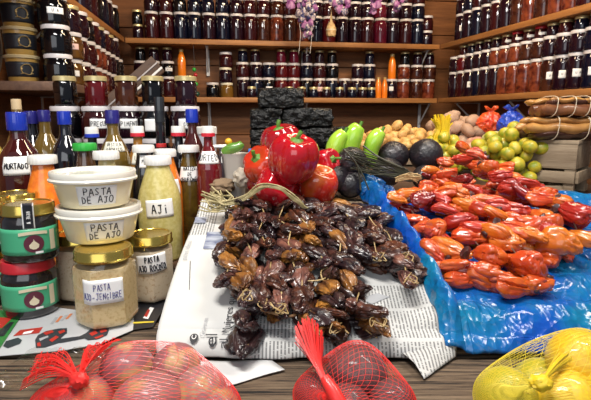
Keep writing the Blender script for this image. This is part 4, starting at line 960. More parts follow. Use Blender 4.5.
def pod_string(label, path, wts, seed, hs=(.018, .040, .060), sz=(1, 1), step=15, fat=.3, jit=5):
    rr = random.Random(seed); P0 = march(*path[0], .01)
    t = thing('shellfish_string', label, 'dried shellfish', (P0.x, P0.y, H(P0.y)), 0, 'strings of orange dried shellfish'); base = Vector(t.location)
    pp = smooth_path([(a, b, 0) for a, b in path], 10); acc = [0]
    for a, b in zip(pp, pp[1:]): acc.append(acc[-1] + (b - a).length)
    s = 0; core = []
    while s <= acc[-1]:
        fr_ = s / acc[-1]; z_ = sz[0] + (sz[1] - sz[0]) * fr_
        k = min(len(pp) - 2, next((j for j in range(len(acc) - 1) if acc[j + 1] >= s), len(pp) - 2)); f_ = (s - acc[k]) / max(1e-6, acc[k + 1] - acc[k]); q = pp[k].lerp(pp[k + 1], f_); dr = (pp[k + 1] - pp[k]).normalized()
        for L_, h_ in enumerate(hs):
            off = rr.uniform(-jit, jit); w_ = march(q.x - dr.y * off, q.y + dr.x * off + (4 if L_ < len(hs) - 1 else 0), h_ + rr.uniform(-.004, .004))
            mi = rr.choices(range(4), wts)[0]; o = put('shellfish', OP[mi][(3 + rr.randrange(2)) if rr.random() < fat else rr.randrange(3)], t, w_ - base)
            ang = math.atan2(-dr.y, dr.x) + rr.choice([0, 0, PI]) + rr.uniform(-.3, .3)
            o.rotation_euler = (rr.uniform(-1.2, 1.2), rr.uniform(-.3, .3), ang); s_ = z_ * rr.uniform(.9, 1.12); o.scale = (s_, s_, s_)
            if L_ == len(hs) - 1:
                core.append(w_ - base)
                if rr.random() < .40: put('dark_end', tipm, o, Vector((.0235, 0, .002)))
        s += step * z_
    MB().add(tube(core, .0014, 5)).build('skewer', SKEW, t)
    return t
R1, R2, R3 = [4, 1.2, 4, 1.5], [2, 4, 3, .5], [1, 3, 5, .3]
pod_string('red string of shellfish at the top back of the orange pile', [(446, 163), (470, 155), (492, 170), (520, 190), (548, 203)], R1, 1, (.02, .05, .08), (1.0, 1.15))
pod_string('short string at the highest back corner of the orange pile', [(462, 153), (482, 164), (505, 178)], R1, 21, (.06, .095), (1, 1))
pod_string('second string of the orange pile from the back, red', [(432, 176), (455, 178), (478, 190), (505, 205), (530, 218), (560, 232)], R1, 2, (.02, .045, .07), (.95, 1.2))
pod_string('third string of the orange pile, mixed red and orange', [(430, 188), (455, 196), (480, 210), (508, 224), (540, 238)], R3, 3, (.02, .042, .066), (.9, 1.3))
pod_string('fourth string of the orange pile, with long orange pods in the middle', [(398, 196), (420, 193), (446, 207), (472, 222), (498, 238)], R2, 4, (.02, .042, .064), (.85, 1.25), fat=.1)
pod_string('fifth string, small red pieces along the blue bag edge', [(397, 203), (412, 213), (424, 224), (438, 240)], R1, 5, (.018, .04), (.85, 1.0))
pod_string('sixth string, orange lumps at the front left of the pile', [(434, 228), (444, 244), (452, 262)], R2, 6, (.02, .048), (1.2, 1.4), fat=.9, step=22)
pod_string('seventh string, orange and red lumps at the front middle of the pile', [(470, 236), (486, 252), (494, 272)], R3, 7, (.02, .05), (1.2, 1.4), fat=.7, step=22)
pod_string('eighth string, big orange lumps at the front of the pile', [(505, 240), (520, 256), (532, 272)], R2, 8, (.024, .056), (1.3, 1.45), fat=1, step=24)
pod_string('ninth string, large red-orange lumps at the front right of the pile', [(540, 218), (556, 236), (568, 250)], R3, 9, (.024, .058), (1.3, 1.45), fat=.8, step=24)
pod_string('tenth string, red-orange lumps at the right edge of the pile', [(566, 212), (580, 232), (594, 245), (606, 252)], R3, 10, (.016, .045), (1.3, 1.3), fat=.7, step=24)
pod_string('twelfth string, mixed pods between the long orange ones and the back', [(440, 182), (470, 200), (500, 214), (528, 230), (552, 243)], R3, 12, (.03, .058), (1.0, 1.3))
pod_string('thirteenth string, red pods on the back right shoulder of the pile', [(500, 172), (525, 186), (548, 198), (566, 212), (582, 228)], R1, 13, (.02, .05, .075), (1.05, 1.25))
pod_string('fourteenth string, orange lumps low along the front edge', [(436, 252), (458, 270), (490, 280), (520, 282), (548, 276)], R3, 14, (.016, .036), (1.15, 1.25), fat=.6)
pod_string('eleventh string, small red pieces hidden low under the pile', [(452, 215), (480, 235), (520, 250), (548, 262)], R1, 11, (.018,), (1.1, 1.2))

# ================================================================== PEPPERS, AVOCADOS, SEAWEED
RED = M('pepper_red', (.43, .006, .014), .16, coat=.8, c2=(.42, .006, .014), ns=12); REDD = M('pepper_dark_red', (.32, .007, .014), .16, coat=.8); ORR = M('pepper_orange_red', (.52, .045, .012), .2, coat=.7, c2=(.42, .015, .01), ns=14); MOT = M('pepper_mottled', (.50, .020, .010), .18, coat=.7, c2=(.50, .16, .02), ns=11, lo=.55, hi=.7); STEM = M('stem_green', (.09, .22, .025), .5)
def pepper(label, px, py, Y, r, h, tilt, mat, lob=4, amp=.10, stem=True, seed=0):
    c = at(px, py, Y); t = thing('bell_pepper', label, 'pepper', c, 0, 'red peppers heaped behind the mussels')
    t.rotation_euler = tilt
    def fn(p):
        th = math.atan2(p.y, p.x); u = p.z; ring = math.sqrt(max(0, 1 - u * u)) ** .72
        s = r * ring * (1.0 - .16 * (u < 0) * u * u * 1.4 + .06 * u) * (1 + amp * (abs(math.cos(lob / 2 * th + seed)) - .62) * (.5 + .5 * min(1, abs(u) + .4)))
        z = h / 2 * math.copysign(abs(u) ** .9, u)
        rad_ = math.hypot(p.x, p.y)
        if u > 0: z -= h * .13 * max(0, 1 - rad_ / .5) ** 1.0
        if u < 0: z += h * .10 * max(0, 1 - rad_ / .45)
        z += .02 * r * nz(p, 2, seed)
        return Vector((s * math.cos(th), s * math.sin(th), z))
    MB().add(blob(fn, 5)).build('flesh', mat, t)
    if stem:
        z0 = h / 2 * .74
        mb = MB().add(lathe([(0, z0 - .004), (r * .30, z0 + .001), (r * .22, z0 + .005), (r * .10, z0 + .008), (r * .10, z0 + .006), (0, z0 + .008)], 20, lambda a: 1 + .15 * math.cos(5 * a)))
        mb.add(tube(smooth_path([(0, 0, z0 + .004), (.002, 0, z0 + .014), (.007, .002, z0 + .022)], 4), r * .10, 8)); mb.build('stem', STEM, t)
    return t
pepper('large glossy red bell pepper at the front top of the pepper heap', 293, 160, .985, .049, .112, (.38, .08, .3), RED, 4, .22, True, .5)
pepper('dark red bell pepper behind the large glossy one', 283, 149, 1.075, .046, .115, (.15, -.25, .2), REDD, 4, .18, True, 1)
pepper('orange-red ribbed pepper at the left of the pepper heap', 264, 166, 1.06, .043, .085, (.6, -.8, .2), ORR, 6, .16, True, 0)
pepper('red bell pepper low at the front left, above the raffia', 275, 187, 1.01, .043, .09, (1.2, .3, .4), RED, 4, .16, False, 2)
pepper('small red bell pepper lying at right, beside the black avocados', 326, 163, 1.09, .032, .066, (.9, .9, .1), RED, 4, .2, True, 2.4)
pepper('mottled red and orange pepper low at the right of the heap', 318, 186, 1.035, .042, .092, (.4, .35, 0), MOT, 4, .16, False, 1.2)
pepper('red pepper hidden low in the middle of the heap', 300, 190, 1.09, .04, .07, (1.4, 0, 0), RED, 4, .1, False, 1.7)
pepper('dark red pepper peeking low at the left of the heap', 258, 183, 1.085, .027, .055, (1.2, .4, .3), REDD, 4, .12, False, 4)
# small odds left of peppers
c = at(233, 148, 1.14); t = thing('green_chilli', 'yellow-green chilli pepper left of the red pepper heap', 'chilli', c)
pth = smooth_path([(-.024, 0, -.012), (-.006, 0, -.002), (.012, 0, .003), (.022, 0, .012)], 6); n_ = len(pth)
MB().add(tube(pth, [.013 * math.sin(PI * min(1, .18 + .75 * k / n_)) ** .6 for k in range(n_)], 12)).build('flesh', M('chilli_green', (.22, .36, .03), .3, coat=.5, c2=(.10, .24, .03), ns=20), t)
MB().add(blob(lambda p: Vector((-.012, .012, .014)) + p * .009, 2)).build('tip', M('chilli_yellow', (.7, .4, .02), .4), t)
t = thing('paper_cup', 'pale grey paper cup with crumpled rim under the green chilli', 'cup', (c.x + .003, c.y, ZP))
MB().add(lathe([(0, 0), (.022, 0), (.030, zat(158, 1.14) - ZP), (.034, zat(153, 1.14) - ZP), (.028, zat(155, 1.14) - ZP), (0, zat(160, 1.14) - ZP)], 24, lambda a: 1 + .07 * math.sin(5 * a))).build('cup', M('cup_paper', (.45, .42, .38), .7), t)
tag(MB().add(box(.022, .012, .03, .003), TR(at(253, 161, 1.16))).build('blue_tag', M('tag_blue', (.02, .16, .6), .5)), 'small bright blue tag beside the orange-red pepper', 'tag')
tag(MB().add(blob(lambda p: at(243, 178, 1.09) + Vector((p.x * .022, p.y * .02, p.z * .022)) * (1 + .35 * nz(p, 2.5)), 4)).build('crumpled_paper', M('crumpled_paper', (.42, .37, .30), .8)), 'crumpled pale paper beside the red pepper heap', 'paper')
tag(MB().add(blob(lambda p: at(222, 186, 1.10) + Vector((p.x * .03, p.y * .03, p.z * .018)) * (1 + .3 * nz(p, 2.5, 4)), 4)).build('burlap_scrap', M('burlap', (.22, .15, .09), .9, bump=.6)), 'brown sacking scrap between the red bottle and red peppers', 'sacking')
# luche blocks
LU = M('pressed_seaweed', (.004, .0042, .0042), .36, c2=(.026, .022, .014), ns=110, lo=.55, hi=.75, bump=1.0, bs=190, spec=.35)
def luche(label, px0, px1, k, Y=1.28, dep=.10, rz=0, hh=.052):
    z = ZP + k * .0523; x0, x1 = xat(px0, Y, z), xat(px1, Y, z); w_ = x1 - x0
    bm = bmesh.new(); bmesh.ops.create_cube(bm, size=1); bmesh.ops.subdivide_edges(bm, edges=list(bm.edges), cuts=26, use_grid_fill=True)
    sd = px0 * .37 + k
    for q in bm.verts:
        p = q.co.copy(); e = Vector((p.x * w_, p.y * dep, p.z * hh)); n_ = Vector((p.x, p.y, p.z)).normalized()
        e += n_ * (.006 * nz(e, 24, sd) + .0055 * nz(e, 70, sd) + .003 * nz(e, 200, sd) + .001) - n_ * .006 * max(0, p.length - .60) * 5; e.z = max(-hh / 2, min(hh / 2 + .001, e.z)); q.co = e
    me = bpy.data.meshes.new('seaweed_block'); bm.to_mesh(me); bm.free(); me.materials.append(LU); me.shade_smooth()
    o = put('seaweed_block', me, None, ((x0 + x1) / 2, Y + dep / 2, z + hh / 2)); o.rotation_euler.z = rz
    return tag(o, label, 'pressed seaweed', 'black pressed seaweed blocks')
luche('black pressed seaweed block on top of the stack', 258, 303, 4, rz=.05)
luche('black seaweed block, left one just below the top block', 250, 282, 3); luche('black seaweed block, wide right one just below the top block', 283, 333, 3, rz=-.03)
luche('black seaweed block at the left of the third layer from top', 250, 298, 2, rz=.03); luche('black seaweed block at the right of the third layer from top', 300, 337, 2)
luche('black seaweed block at the left, second layer from the bottom', 251, 295, 1); luche('black seaweed block at the right, second layer from the bottom', 297, 338, 1, rz=.03)
luche('black seaweed block at the bottom left of the stack', 252, 296, 0); luche('black seaweed block at the bottom right of the stack', 298, 339, 0)
for k in range(3): luche(['small black seaweed block at far right, bottom', 'small black seaweed block at far right, middle', 'small black seaweed block at far right, top'][k], 334, 352, k, 1.40, .09)
# light green peppers
LG = M('pepper_light_green', (.42, .66, .06), .22, coat=.6, c2=(.30, .56, .04), ns=25)
def gpep(label, pts, r, Y):
    p0 = at(*pts[0], Y); t = thing('green_pepper', label, 'pepper', p0, 0, 'light green peppers by the avocados')
    P_ = smooth_path([at(a, b, Y) - p0 for a, b in pts], 8); n_ = len(P_)
    mb = MB(); v, f = tube(P_, [r * max(.12, math.sin(PI * min(1, .12 + .80 * k / (n_ - 1)))) ** .6 for k in range(n_)], 20)
    mb.add((v, f)).build('flesh', LG, t)
    MB().add(tube([P_[0], P_[0] + (P_[0] - P_[2]).normalized() * .012 + Vector((-.003, 0, .002))], .004, 8)).build('stem', STEM, t)
gpep('light green pepper curving at the left of the three', [(345, 132), (337, 142), (334, 155), (340, 172)], .022, 1.16)
gpep('light green pepper standing tallest, middle of the three', [(360, 126), (354, 134), (350, 148), (348, 166)], .024, 1.17)
gpep('light green pepper at the right of the three, by potatoes', [(382, 131), (376, 138), (371, 150), (372, 168)], .021, 1.19)
# avocados
AV = M('avocado_black', (.012, .010, .013), .40, coat=.15, c2=(.032, .020, .026), ns=60, lo=.5, hi=.7, bump=.6, bs=160)
def avocado(label, px, py, Y, r, el=1.12, rot=0):
    def fn(p):
        k = 1 - .16 * max(0, p.x); return Vector((p.x * r * el, p.y * r * k, p.z * r * k)) * (1 + .012 * nz(p, 9))
    o = MB().add(blob(fn, 5)).build('avocado', AV, None, True, at(px, py, Y)); o.rotation_euler = (0, -.2, rot); return tag(o, label, 'avocado', 'black avocados')
avocado('large round black avocado below the yellow net', 425.5, 155, 1.2, .042, 1.03, 2.4)
avocado('black avocado behind the dark stalks, left of the large one', 394, 156, 1.21, .038, 1.1, .5)
avocado('black avocado under the dark stalks, near green peppers', 352, 162, 1.10, .036, 1.15, 1.2)
avocado('black avocado beside the mottled red pepper', 337, 178, 1.075, .030, 1.15, .3)
avocado('black avocado just above the blue bag corner', 352, 184, 1.075, .031, 1.2, .2)
avocado('black avocado low between the stalks and blue bag', 388, 172, 1.17, .036, 1.1, .4)
avocado('black avocado hidden low right, beneath the large round one', 425, 177, 1.16, .03, 1.1, .4)
# dark stalks bundle
ST = M('dark_stalks', (.024, .025, .016), .5, c2=(.06, .06, .035), ns=60); sb = thing('seaweed_stalks', 'bundle of thin dark dried seaweed stalks fanned over the avocados', 'dried stalks', at(380, 168, 1.1))
b0 = Vector(sb.location); rr = random.Random(12)
for k in range(24):
    f_ = k / 23; x0 = 342 + 14 * rr.random() + 4 * f_; y0 = 147 + 24 * f_ * rr.uniform(.7, 1.1)
    pts = [at(x0, y0, 1.045 + .02 * rr.random()), at(374 + rr.uniform(-5, 5), 158 + 17 * f_ + rr.uniform(-4, 4), 1.035), at(398 + rr.uniform(-3, 3), 167 + 11 * f_ + rr.uniform(-3, 3), 1.03), at(410 + rr.uniform(-4, 8), 176 + 6 * f_, 1.03)]
    MB().add(tube(smooth_path([p - b0 for p in pts], 6), .0019, 6, .7)).build('stalk', ST, sb)
for k in range(4):
    pts = [at(343 + 2 * k, 149 + k, 1.035), at(357 + 2 * k, 165 + 3 * k, 1.025), at(364 + rr.uniform(-6, 6), 190, 1.015)]
    if k > 1: pts = [at(361 + k, 146, 1.05), at(384, 158 + k, 1.03), at(408, 170, 1.03)]
    MB().add(tube(smooth_path([p - b0 for p in pts], 6), .0024, 6, .7)).build('stalk', ST, sb)
mb = MB()
for k in range(14): mb.add(tube(smooth_path([at(398 + rr.uniform(-3, 3), 180 + rr.uniform(-4, 3), 1.02) - b0, at(409 + rr.uniform(-2, 2), 176 + rr.uniform(-3, 4), 1.015) - b0, at(420 + rr.uniform(-4, 2), 178 + rr.uniform(-6, 6), 1.02) - b0], 4), .0014, 5))
mb.build('straw_tie', RAF, sb)

# ================================================================== HEAPS AT THE BACK
def pack(cx, cy, zb_, rx, ry, n_, rmin, rmax, seed, k=.9):
    rr = random.Random(seed); B = []
    for i in range(n_):
        r = rr.uniform(rmin, rmax); best = None
        for _ in range(26):
            a = rr.random() * 2 * PI; q = math.sqrt(rr.random()); x, y = cx + rx * q * math.cos(a), cy + ry * q * math.sin(a); z = zb_ + r
            for (X, Y, Z, R_) in B:
                d2 = (x - X) ** 2 + (y - Y) ** 2; s = (r + R_) * .93
                if d2 < s * s: z = max(z, Z + math.sqrt(s * s - d2))
            sc_ = z + k * math.hypot((x - cx) / rx, (y - cy) / ry) * .10
            if best is None or sc_ < best[0]: best = (sc_, x, y, z, r)
        B.append(best[1:])
    return B
def veg_meshes(nm, mat, n_, el, seed, rough=.08):
    return [MB().add(blob(lambda p: Vector((p.x * el, p.y, p.z * .92)) * (1 + rough * nz(p, 1.6, seed + i) + rough * .4 * nz(p, 4, seed + i)), 3)).mesh(nm, mat) for i in range(n_)]
PT = M('potato_yellow', (.66, .40, .12), .55, c2=(.50, .27, .08), ns=1.5, rand=(.66, .46, .18), bump=.2, bs=6)
def heap_labels(B, spec):
    kind, heapname = spec; info = []
    for i, (x, y, z, r) in enumerate(B):
        seen = 0
        for ox, oz in ((0, 0), (.6, 0), (-.6, 0), (0, .7), (0, -.5)):
            p = Vector((x + ox * r, y, z - CAMZ + oz * r)); L_ = p.length; d = p / L_; hit = False
            for j, (X, Y, Z, R_) in enumerate(B):
                if j == i: continue
                q = Vector((X, Y, Z - CAMZ)); t = q.dot(d)
                if t < L_ - r * .3 and (q - d * t).length < R_ * .95: hit = True; break
            seen += not hit
        dep = y * cp - (z - CAMZ) * sp; info.append((i, 295.5 + F * x / dep, 200 - F * (y * sp + (z - CAMZ) * cp) / dep, seen))
    out = [f'{kind} buried inside the {heapname}'] * len(B)
    vis = sorted([q for q in info if q[3] >= 2], key=lambda q: q[2]); per = max(4, round(math.sqrt(len(vis) * 1.6))); k = 0; row = 1
    while k < len(vis):
        for c_, q in enumerate(sorted(vis[k:k + per], key=lambda q: q[1])): out[q[0]] = f'{kind}, {ORD[c_ + 1]} from left, {ORD[row]} row down, {heapname}'
        k += per; row += 1
    return out
def heap(nm, label_fn, cat, group, meshes, B, seed, rot=.9):
    rr = random.Random(seed)
    labs = heap_labels(B, label_fn)
    for i, (x, y, z, r) in enumerate(B):
        o = put(nm, rr.choice(meshes), None, (x, y, z)); o.scale = (r, r, r); o.rotation_euler = (rr.uniform(-rot, rot), rr.uniform(-rot, rot), rr.uniform(0, 6.28)); tag(o, labs[i], cat, group)
def crate(label, cx, cy, z, w_, d_, h_, rz=0, wallt=.01):
    t = thing('wooden_crate', label, 'crate', (cx, cy, z), rz, 'low produce crates at the back')
    MB().add(box(w_, d_, .01, .001)).build('bottom', W_CRATE, t)
    for s in (-1, 1):
        MB().add(box(w_, wallt, h_, .002), TR((0, s * (d_ / 2 - wallt / 2), 0))).build('side', W_CRATE, t); MB().add(box(wallt, d_ - 2 * wallt, h_, .002), TR((s * (w_ / 2 - wallt / 2), 0, 0))).build('side', W_CRATE, t)
px_ = xat(402, 1.95, 1.08)
crate('low wooden crate under the yellow potato heap', px_, 1.95, ZP, .42, .34, .05)
heap('potato', ('small yellow potato', 'potato heap'), 'potato', 'small yellow potatoes in the heap', veg_meshes('potato', PT, 5, 1.25, 3), pack(px_, 1.95, ZP + .012, .20, .145, 170, .017, .0225, 5, .60), 6)
LI = M('lime_yellow_green', (.52, .40, .025), .38, coat=.25, c2=(.24, .30, .02), ns=1.2, lo=.45, hi=.62, rand=(.56, .45, .04), bump=.15, bs=30)
lx = xat(512, 1.52, 1.03)
crate('low wooden crate under the yellow-green lime heap', lx - .005, 1.53, ZP2, .235, .26, .035)
heap('lime', ('yellow-green lime', 'main lime heap'), 'lime', 'yellow-green limes in the heap', veg_meshes('lime', LI, 3, 1.1, 9, .04), pack(lx - .012, 1.53, ZP2 + .012, .10, .112, 95, .019, .0225, 8, .45), 9)
l2 = xat(450, 1.58, 1.05)
heap('lime', ('small lime', 'lime pile under yellow net'), 'lime', 'small limes under the yellow net', veg_meshes('lime', LI, 2, 1.08, 19, .04), pack(l2, 1.60, ZP, .055, .07, 30, .017, .021, 18, .25), 19)
ONI = M('onion_pink', (.60, .30, .22), .35, coat=.3, c2=(.45, .16, .14), ns=8, rand=(.62, .42, .26), stretch=(4, 4, .6)); SQ = M('squash_cream', (.58, .54, .26), .4, coat=.3, c2=(.45, .46, .16), ns=10); BEI = M('beige_roots', (.46, .30, .20), .6, c2=(.33, .19, .12), ns=25, rand=(.55, .40, .30))
def solo(nm, label, cat, px, py, Y, r, mesh, sx=1.0, sz=1.0, group=None):
    o = put(nm, mesh, None, at(px, py, Y)); o.scale = (r * sx, r, r * sz); o.rotation_euler = (0, .1, U(0, 3)); return tag(o, label, cat, group)
om = veg_meshes('onion', ONI, 2, 1.0, 31, .05); sm_ = veg_meshes('squash', SQ, 1, 1.2, 35, .05); bm_ = veg_meshes('root', BEI, 3, 1.35, 41, .14)
heap('onion', ('pinkish onion', 'onion pile behind limes'), 'onion', 'pinkish onions behind the limes', om, pack(xat(478, 1.72, 1.05), 1.80, ZP, .14, .12, 46, .022, .028, 28, .3), 29, .4)
heap('root_vegetable', ('beige root', 'root pile right of potatoes'), 'root vegetable', 'beige roots right of the potatoes', bm_, pack(xat(463, 2.02, 1.08), 2.05, ZP, .13, .12, 70, .023, .029, 48, .3), 49)
solo('squash', 'pale cream squash just behind the lime heap', 'squash', 494, 138, 1.66, .030, sm_[0], 1.15, .85)
solo('onion', 'large tan onion below the blue knotted bag', 'onion', 511, 134, 1.70, .031, om[0], 1.05, .9)
solo('onion', 'tan onion under the squash, beside limes', 'onion', 503, 147, 1.66, .026, om[1])
# coloured knotted bags
def bag(label, px, py, Y, w_, h_, mat, seed, knot=True):
    c = at(px, py, Y); t = thing('knotted_bag', label, 'plastic bag', (c.x, c.y, c.z), 0, 'knotted plastic bags at the back right')
    def fn(p):
        cr = abs(nz(p, 2.4, seed)) + .5 * abs(nz(p, 5, seed + 1)); k = 1 + .28 * (.35 - cr)
        zt_ = 1 if p.z < .3 else 1
        return Vector((p.x * w_ * k * (1 - .25 * max(0, p.z)), p.y * w_ * .9 * k, p.z * h_ * k))
    MB().add(blob(fn, 5)).build('sack', mat, t)
    if knot:
        rf_ = lambda a: 1 + .28 * math.sin(3 * a + seed) + .16 * math.sin(7 * a)
        v, f = lathe([(.016, h_ * .80), (.009, h_ * .98), (.008, h_ * 1.04), (.016, h_ * 1.22), (.024, h_ * 1.36)], 40, rf_)
        v = [Vector(p) + Vector((0, 0, .006 * math.sin(4 * math.atan2(p[1], p[0])) if p[2] > h_ * 1.1 else 0)) for p in v]
        solid(MB().add((v, f)).build('knot', mat, t), .0006)
    return t
OB = M('orange_bag', (.75, .10, .02), .25, coat=.5, c2=(.62, .05, .02), ns=20); BB2 = M('blue_bag_dark', (.02, .05, .45), .22, coat=.5, c2=(.03, .10, .55), ns=20); PB = M('pink_bag', (.55, .07, .08), .3, coat=.4)
bag('bright orange-red knotted plastic bag behind the roots and onions', 490, 123, 1.95, .054, .046, OB, 2); bag('shiny dark blue knotted plastic bag below the right shelf', 511, 124, 1.86, .050, .050, BB2, 6); bag('reddish pink plastic bag beside the kelp bundles', 524, 136, 1.74, .024, .035, PB, 9, False)
for px, py, w_ in ((490, 143, .07), (515, 146, .06)):
    pass
# gathered yellow net
YN = M('yellow_net', (.80, .56, .02), .45, coat=.2)
mb = MB(); c = at(441, 142, 1.62); rr = random.Random(8)
for k in range(110):
    a = rr.uniform(-1, 1); b = rr.uniform(-1, 1); mb.add(tube(smooth_path([(a * .030, b * .02, -.03), (a * .024, b * .012, .02), (a * .020 + .004, b * .012, .05), (a * .030 + rr.uniform(-.004, .004), b * .015, .078 + rr.uniform(-.016, .014))], 4), .0026, 5))
o = mb.build('yellow_net_tuft', YN, None, True, c); tag(o, 'bright yellow gathered net tuft standing right of the potato heap', 'net')

# ================================================================== KELP BUNDLES ON BOXES
BW, BD, BH, BR = .165, .20, .072, -.72
zt0 = zat(170, 1.38); bc = Vector((xat(577, 1.38, zt0 + .04), 1.38)); bo = Matrix.Rotation(BR, 2) @ Vector((-BW / 2, BD / 2)); bc = bc + bo
bx = thing('wooden_box', 'grey wooden box with solid sides carrying the kelp bundles', 'box', (bc.x, bc.y, zt0), BR)
for s in (-1, 1):
    MB().add(box(BW, .012, BH, .002), TR((0, s * (BD / 2 - .006), 0))).build('side_board', W_CRATE, bx); MB().add(box(.012, BD - .024, BH, .002), TR((s * (BW / 2 - .006), 0, 0))).build('side_board', W_CRATE, bx)
MB().add(box(BW + .004, BD * .52, .012, .002), TR((0, -BD * .24, BH))).build('top_board', W_CRATE, bx); MB().add(box(BW + .002, BD * .42, .012, .002), TR((0, BD * .27, BH))).build('top_board', W_CRATE, bx)
lx_ = thing('slatted_crate', 'grey slatted wooden crate with gaps under the wooden box', 'crate', (bc.x, bc.y, ZP2), BR)
LH = zt0 - ZP2 - .001
for sx in (-1, 1):
    for sy in (-1, 1): MB().add(box(.028, .022, LH, .002), TR((sx * (BW / 2 - .016), sy * .085, 0))).build('post', W_CRATE, lx_)
for sy in (-1, 1):
    MB().add(box(BW, .010, .034, .002), TR((0, sy * .101, LH - .040))).build('slat', W_CRATE, lx_); MB().add(box(BW, .010, .02, .002), TR((0, sy * .101, .004))).build('slat', W_CRATE, lx_)
for sx in (-1, 1): MB().add(box(.010, .19, .034, .002), TR((sx * (BW / 2 + .004), 0, LH - .040))).build('slat', W_CRATE, lx_)
MB().add(box(.045, .008, LH - .05, .002), TR((-.025, -.085, .004))).build('slat', W_CRATE, lx_); MB().add(box(.045, .008, LH - .05, .002), TR((.035, .085, .004))).build('slat', W_CRATE, lx_)
KB = M('kelp_brown', (.24, .095, .035), .38, coat=.35, c2=(.13, .045, .022), ns=20, bump=.3, bs=60); KT = M('kelp_tan', (.52, .27, .075), .4, coat=.35, c2=(.36, .16, .045), ns=16, bump=.3, bs=60); KD = M('kelp_dark', (.10, .035, .022), .35, coat=.35, c2=(.05, .02, .015), ns=20, bump=.3, bs=60); TWN = M('pale_twine', (.70, .60, .45), .6)
def strand(r, L_, y, z, flat, mat, parent, seed, x0=0):
    P_ = [(x0 - L_ / 2 + L_ * k / 20, y + .004 * math.sin(k * .7 + seed), z + .0025 * math.sin(k * .9 + seed * 2)) for k in range(21)]
    v, f = tube(P_, [r * (math.sin(PI * min(1, .5 * min(k, 20 - k) / 1.6 + .12) ) if min(k, 20 - k) < 2 else 1) * (1 + .08 * nz((k * .5, seed, 0), 1)) for k in range(21)], 16, flat)
    return MB().add((v, f)).build('strand', mat, parent)
ztop = zt0 + BH + .0125
def kelp(label, z, spec, L_, Hh, ties, x, rz=-.06):
    t = thing('kelp_bundle', label, 'kelp bundle', (x, 1.46, z), rz, 'tied kelp bundles on the box')
    for i, (r, y, zz_, fl_, m, dx, lf_) in enumerate(spec): strand(r, L_ * lf_, y, zz_, fl_, m, t, i + L_ * 7, dx)
    for xx in ties:
        MB().add(tube([(xx + .006 * math.sin(a), -.008 + .066 * math.copysign(abs(math.cos(a)) ** .6, math.cos(a)), Hh / 2 + .001 + (Hh / 2 + .003) * math.copysign(abs(math.sin(a)) ** .6, math.sin(a))) for a in [2 * PI * k / 28 for k in range(29)]], .0013, 5)).build('string', TWN, t)
    return t
kx = xat(563, 1.46, ztop + .05)
kelp('tan kelp bundle tied with string, lower on the wooden box', ztop, [(.030, -.03, .0125, .42, KD, .01, .95), (.030, .03, .0125, .42, KD, 0, .95), (.019, -.046, .033, .78, KT, -.002, 1), (.026, -.002, .034, .6, KT, .005, .96), (.019, .036, .034, .75, KT, 0, 1), (.015, -.036, .055, .62, KT, .008, .98), (.028, .004, .054, .40, KB, .014, .9), (.016, .036, .054, .7, KT, 0, .9)], .25, .066, (-.045, .04), kx)
kelp('flat brown kelp bundle tied with string, on top of the tan one', ztop + .0665, [(.030, -.022, .0175, .6, KB, .008, .9), (.030, .026, .0175, .6, KB, .008, .9), (.014, -.05, .020, 1.1, KB, .01, .9), (.024, -.022, .042, .42, KD, .022, .78), (.018, .012, .044, .5, KT, .01, .88), (.015, -.035, .047, .5, KT, .02, .72), (.018, .036, .044, .5, KT, 0, .9)], .235, .056, (-.06, -.01, .03), kx + .006)

# ================================================================== NET BAGS IN FRONT
def hull(balls, d, k=90):
    ws = np.array([math.exp(k * (Vector(c).dot(d) + r - .2)) for c, r in balls]); ws /= ws.sum()
    p = Vector((0, 0, 0))
    for w_, (c, r) in zip(ws, balls): p += (Vector(c) + d * r) * float(w_)
    return p
def net(label, balls, ctr, knot, mat, n_, m_, r, twist, tuft):
    t = thing('net_bag', label, 'net bag', ctr, 0, 'net bags along the counter front'); ctr = Vector(ctr)
    bl_ = [(Vector(c) - ctr, rr_ * 1.06 + .001) for c, rr_ in balls]; kd = (Vector(knot) - ctr); ax = kd.normalized()
    q = Vector((0, 0, 1)).rotation_difference(ax); mb = MB()
    for sgn in (1, -1):
        for s in range(n_):
            pts = []
            for j in range(m_ + 1):
                f_ = j / m_; ph = .06 + 2.9 * f_; th = 2 * PI * s / n_ + sgn * twist * f_
                d = q @ Vector((math.sin(ph) * math.cos(th), math.sin(ph) * math.sin(th), math.cos(ph)))
                p = hull(bl_, d, 120); blend = max(0, 1 - ph / .34) ** 1.3
                p = p.lerp(kd, blend); 
                if p.z + ctr.z < T + .003: p.z = T + .003 - ctr.z
                pts.append(p)
            mb.add(tube(pts, r, 4, closed_ends=False))
    mb.build('mesh', mat, t)
    tuft(t, kd)
    return t
def veg(nm, label, cat, group, balls, meshes, seed):
    rr = random.Random(seed)
    for i, (c, r) in enumerate(balls):
        o = put(nm, rr.choice(meshes), None, c); o.scale = (r, r, r); o.rotation_euler = (U(-.5, .5), U(-.5, .5), U(0, 6)); tag(o, label(i), cat, group)
RN = M('red_net', (.80, .03, .025), .4, coat=.2); RP = M('potato_purple', (.27, .085, .095), .42, coat=.2, c2=(.46, .27, .12), ns=1.1, lo=.50, hi=.60, rand=(.34, .16, .15), bump=.25)
pm_ = veg_meshes('potato', RP, 4, 1.06, 61, .06)
B1 = [(at(128, 370, .565), .036), (at(176, 368, .57), .031), (at(82, 403, .52), .036), (at(147, 405, .51), .040), (at(200, 394, .535), .033), (at(105, 392, .575), .030), (at(55, 408, .545), .03), (at(170, 395, .545), .03), (at(218, 408, .52), .028)]
nm1 = ['purple potato with tan patch, upper middle inside the left red net', 'purple potato at the upper right inside the left red net', 'dusty purple potato under the red net knot', 'large dusty potato at the bottom middle of the left red net', 'pinkish potato at the lower right of the left red net', 'potato deep behind the knot in the left red net', 'potato at the bottom left corner of the left red net', 'potato behind the large dusty one in the left red net', 'potato at the bottom right corner of the left red net']
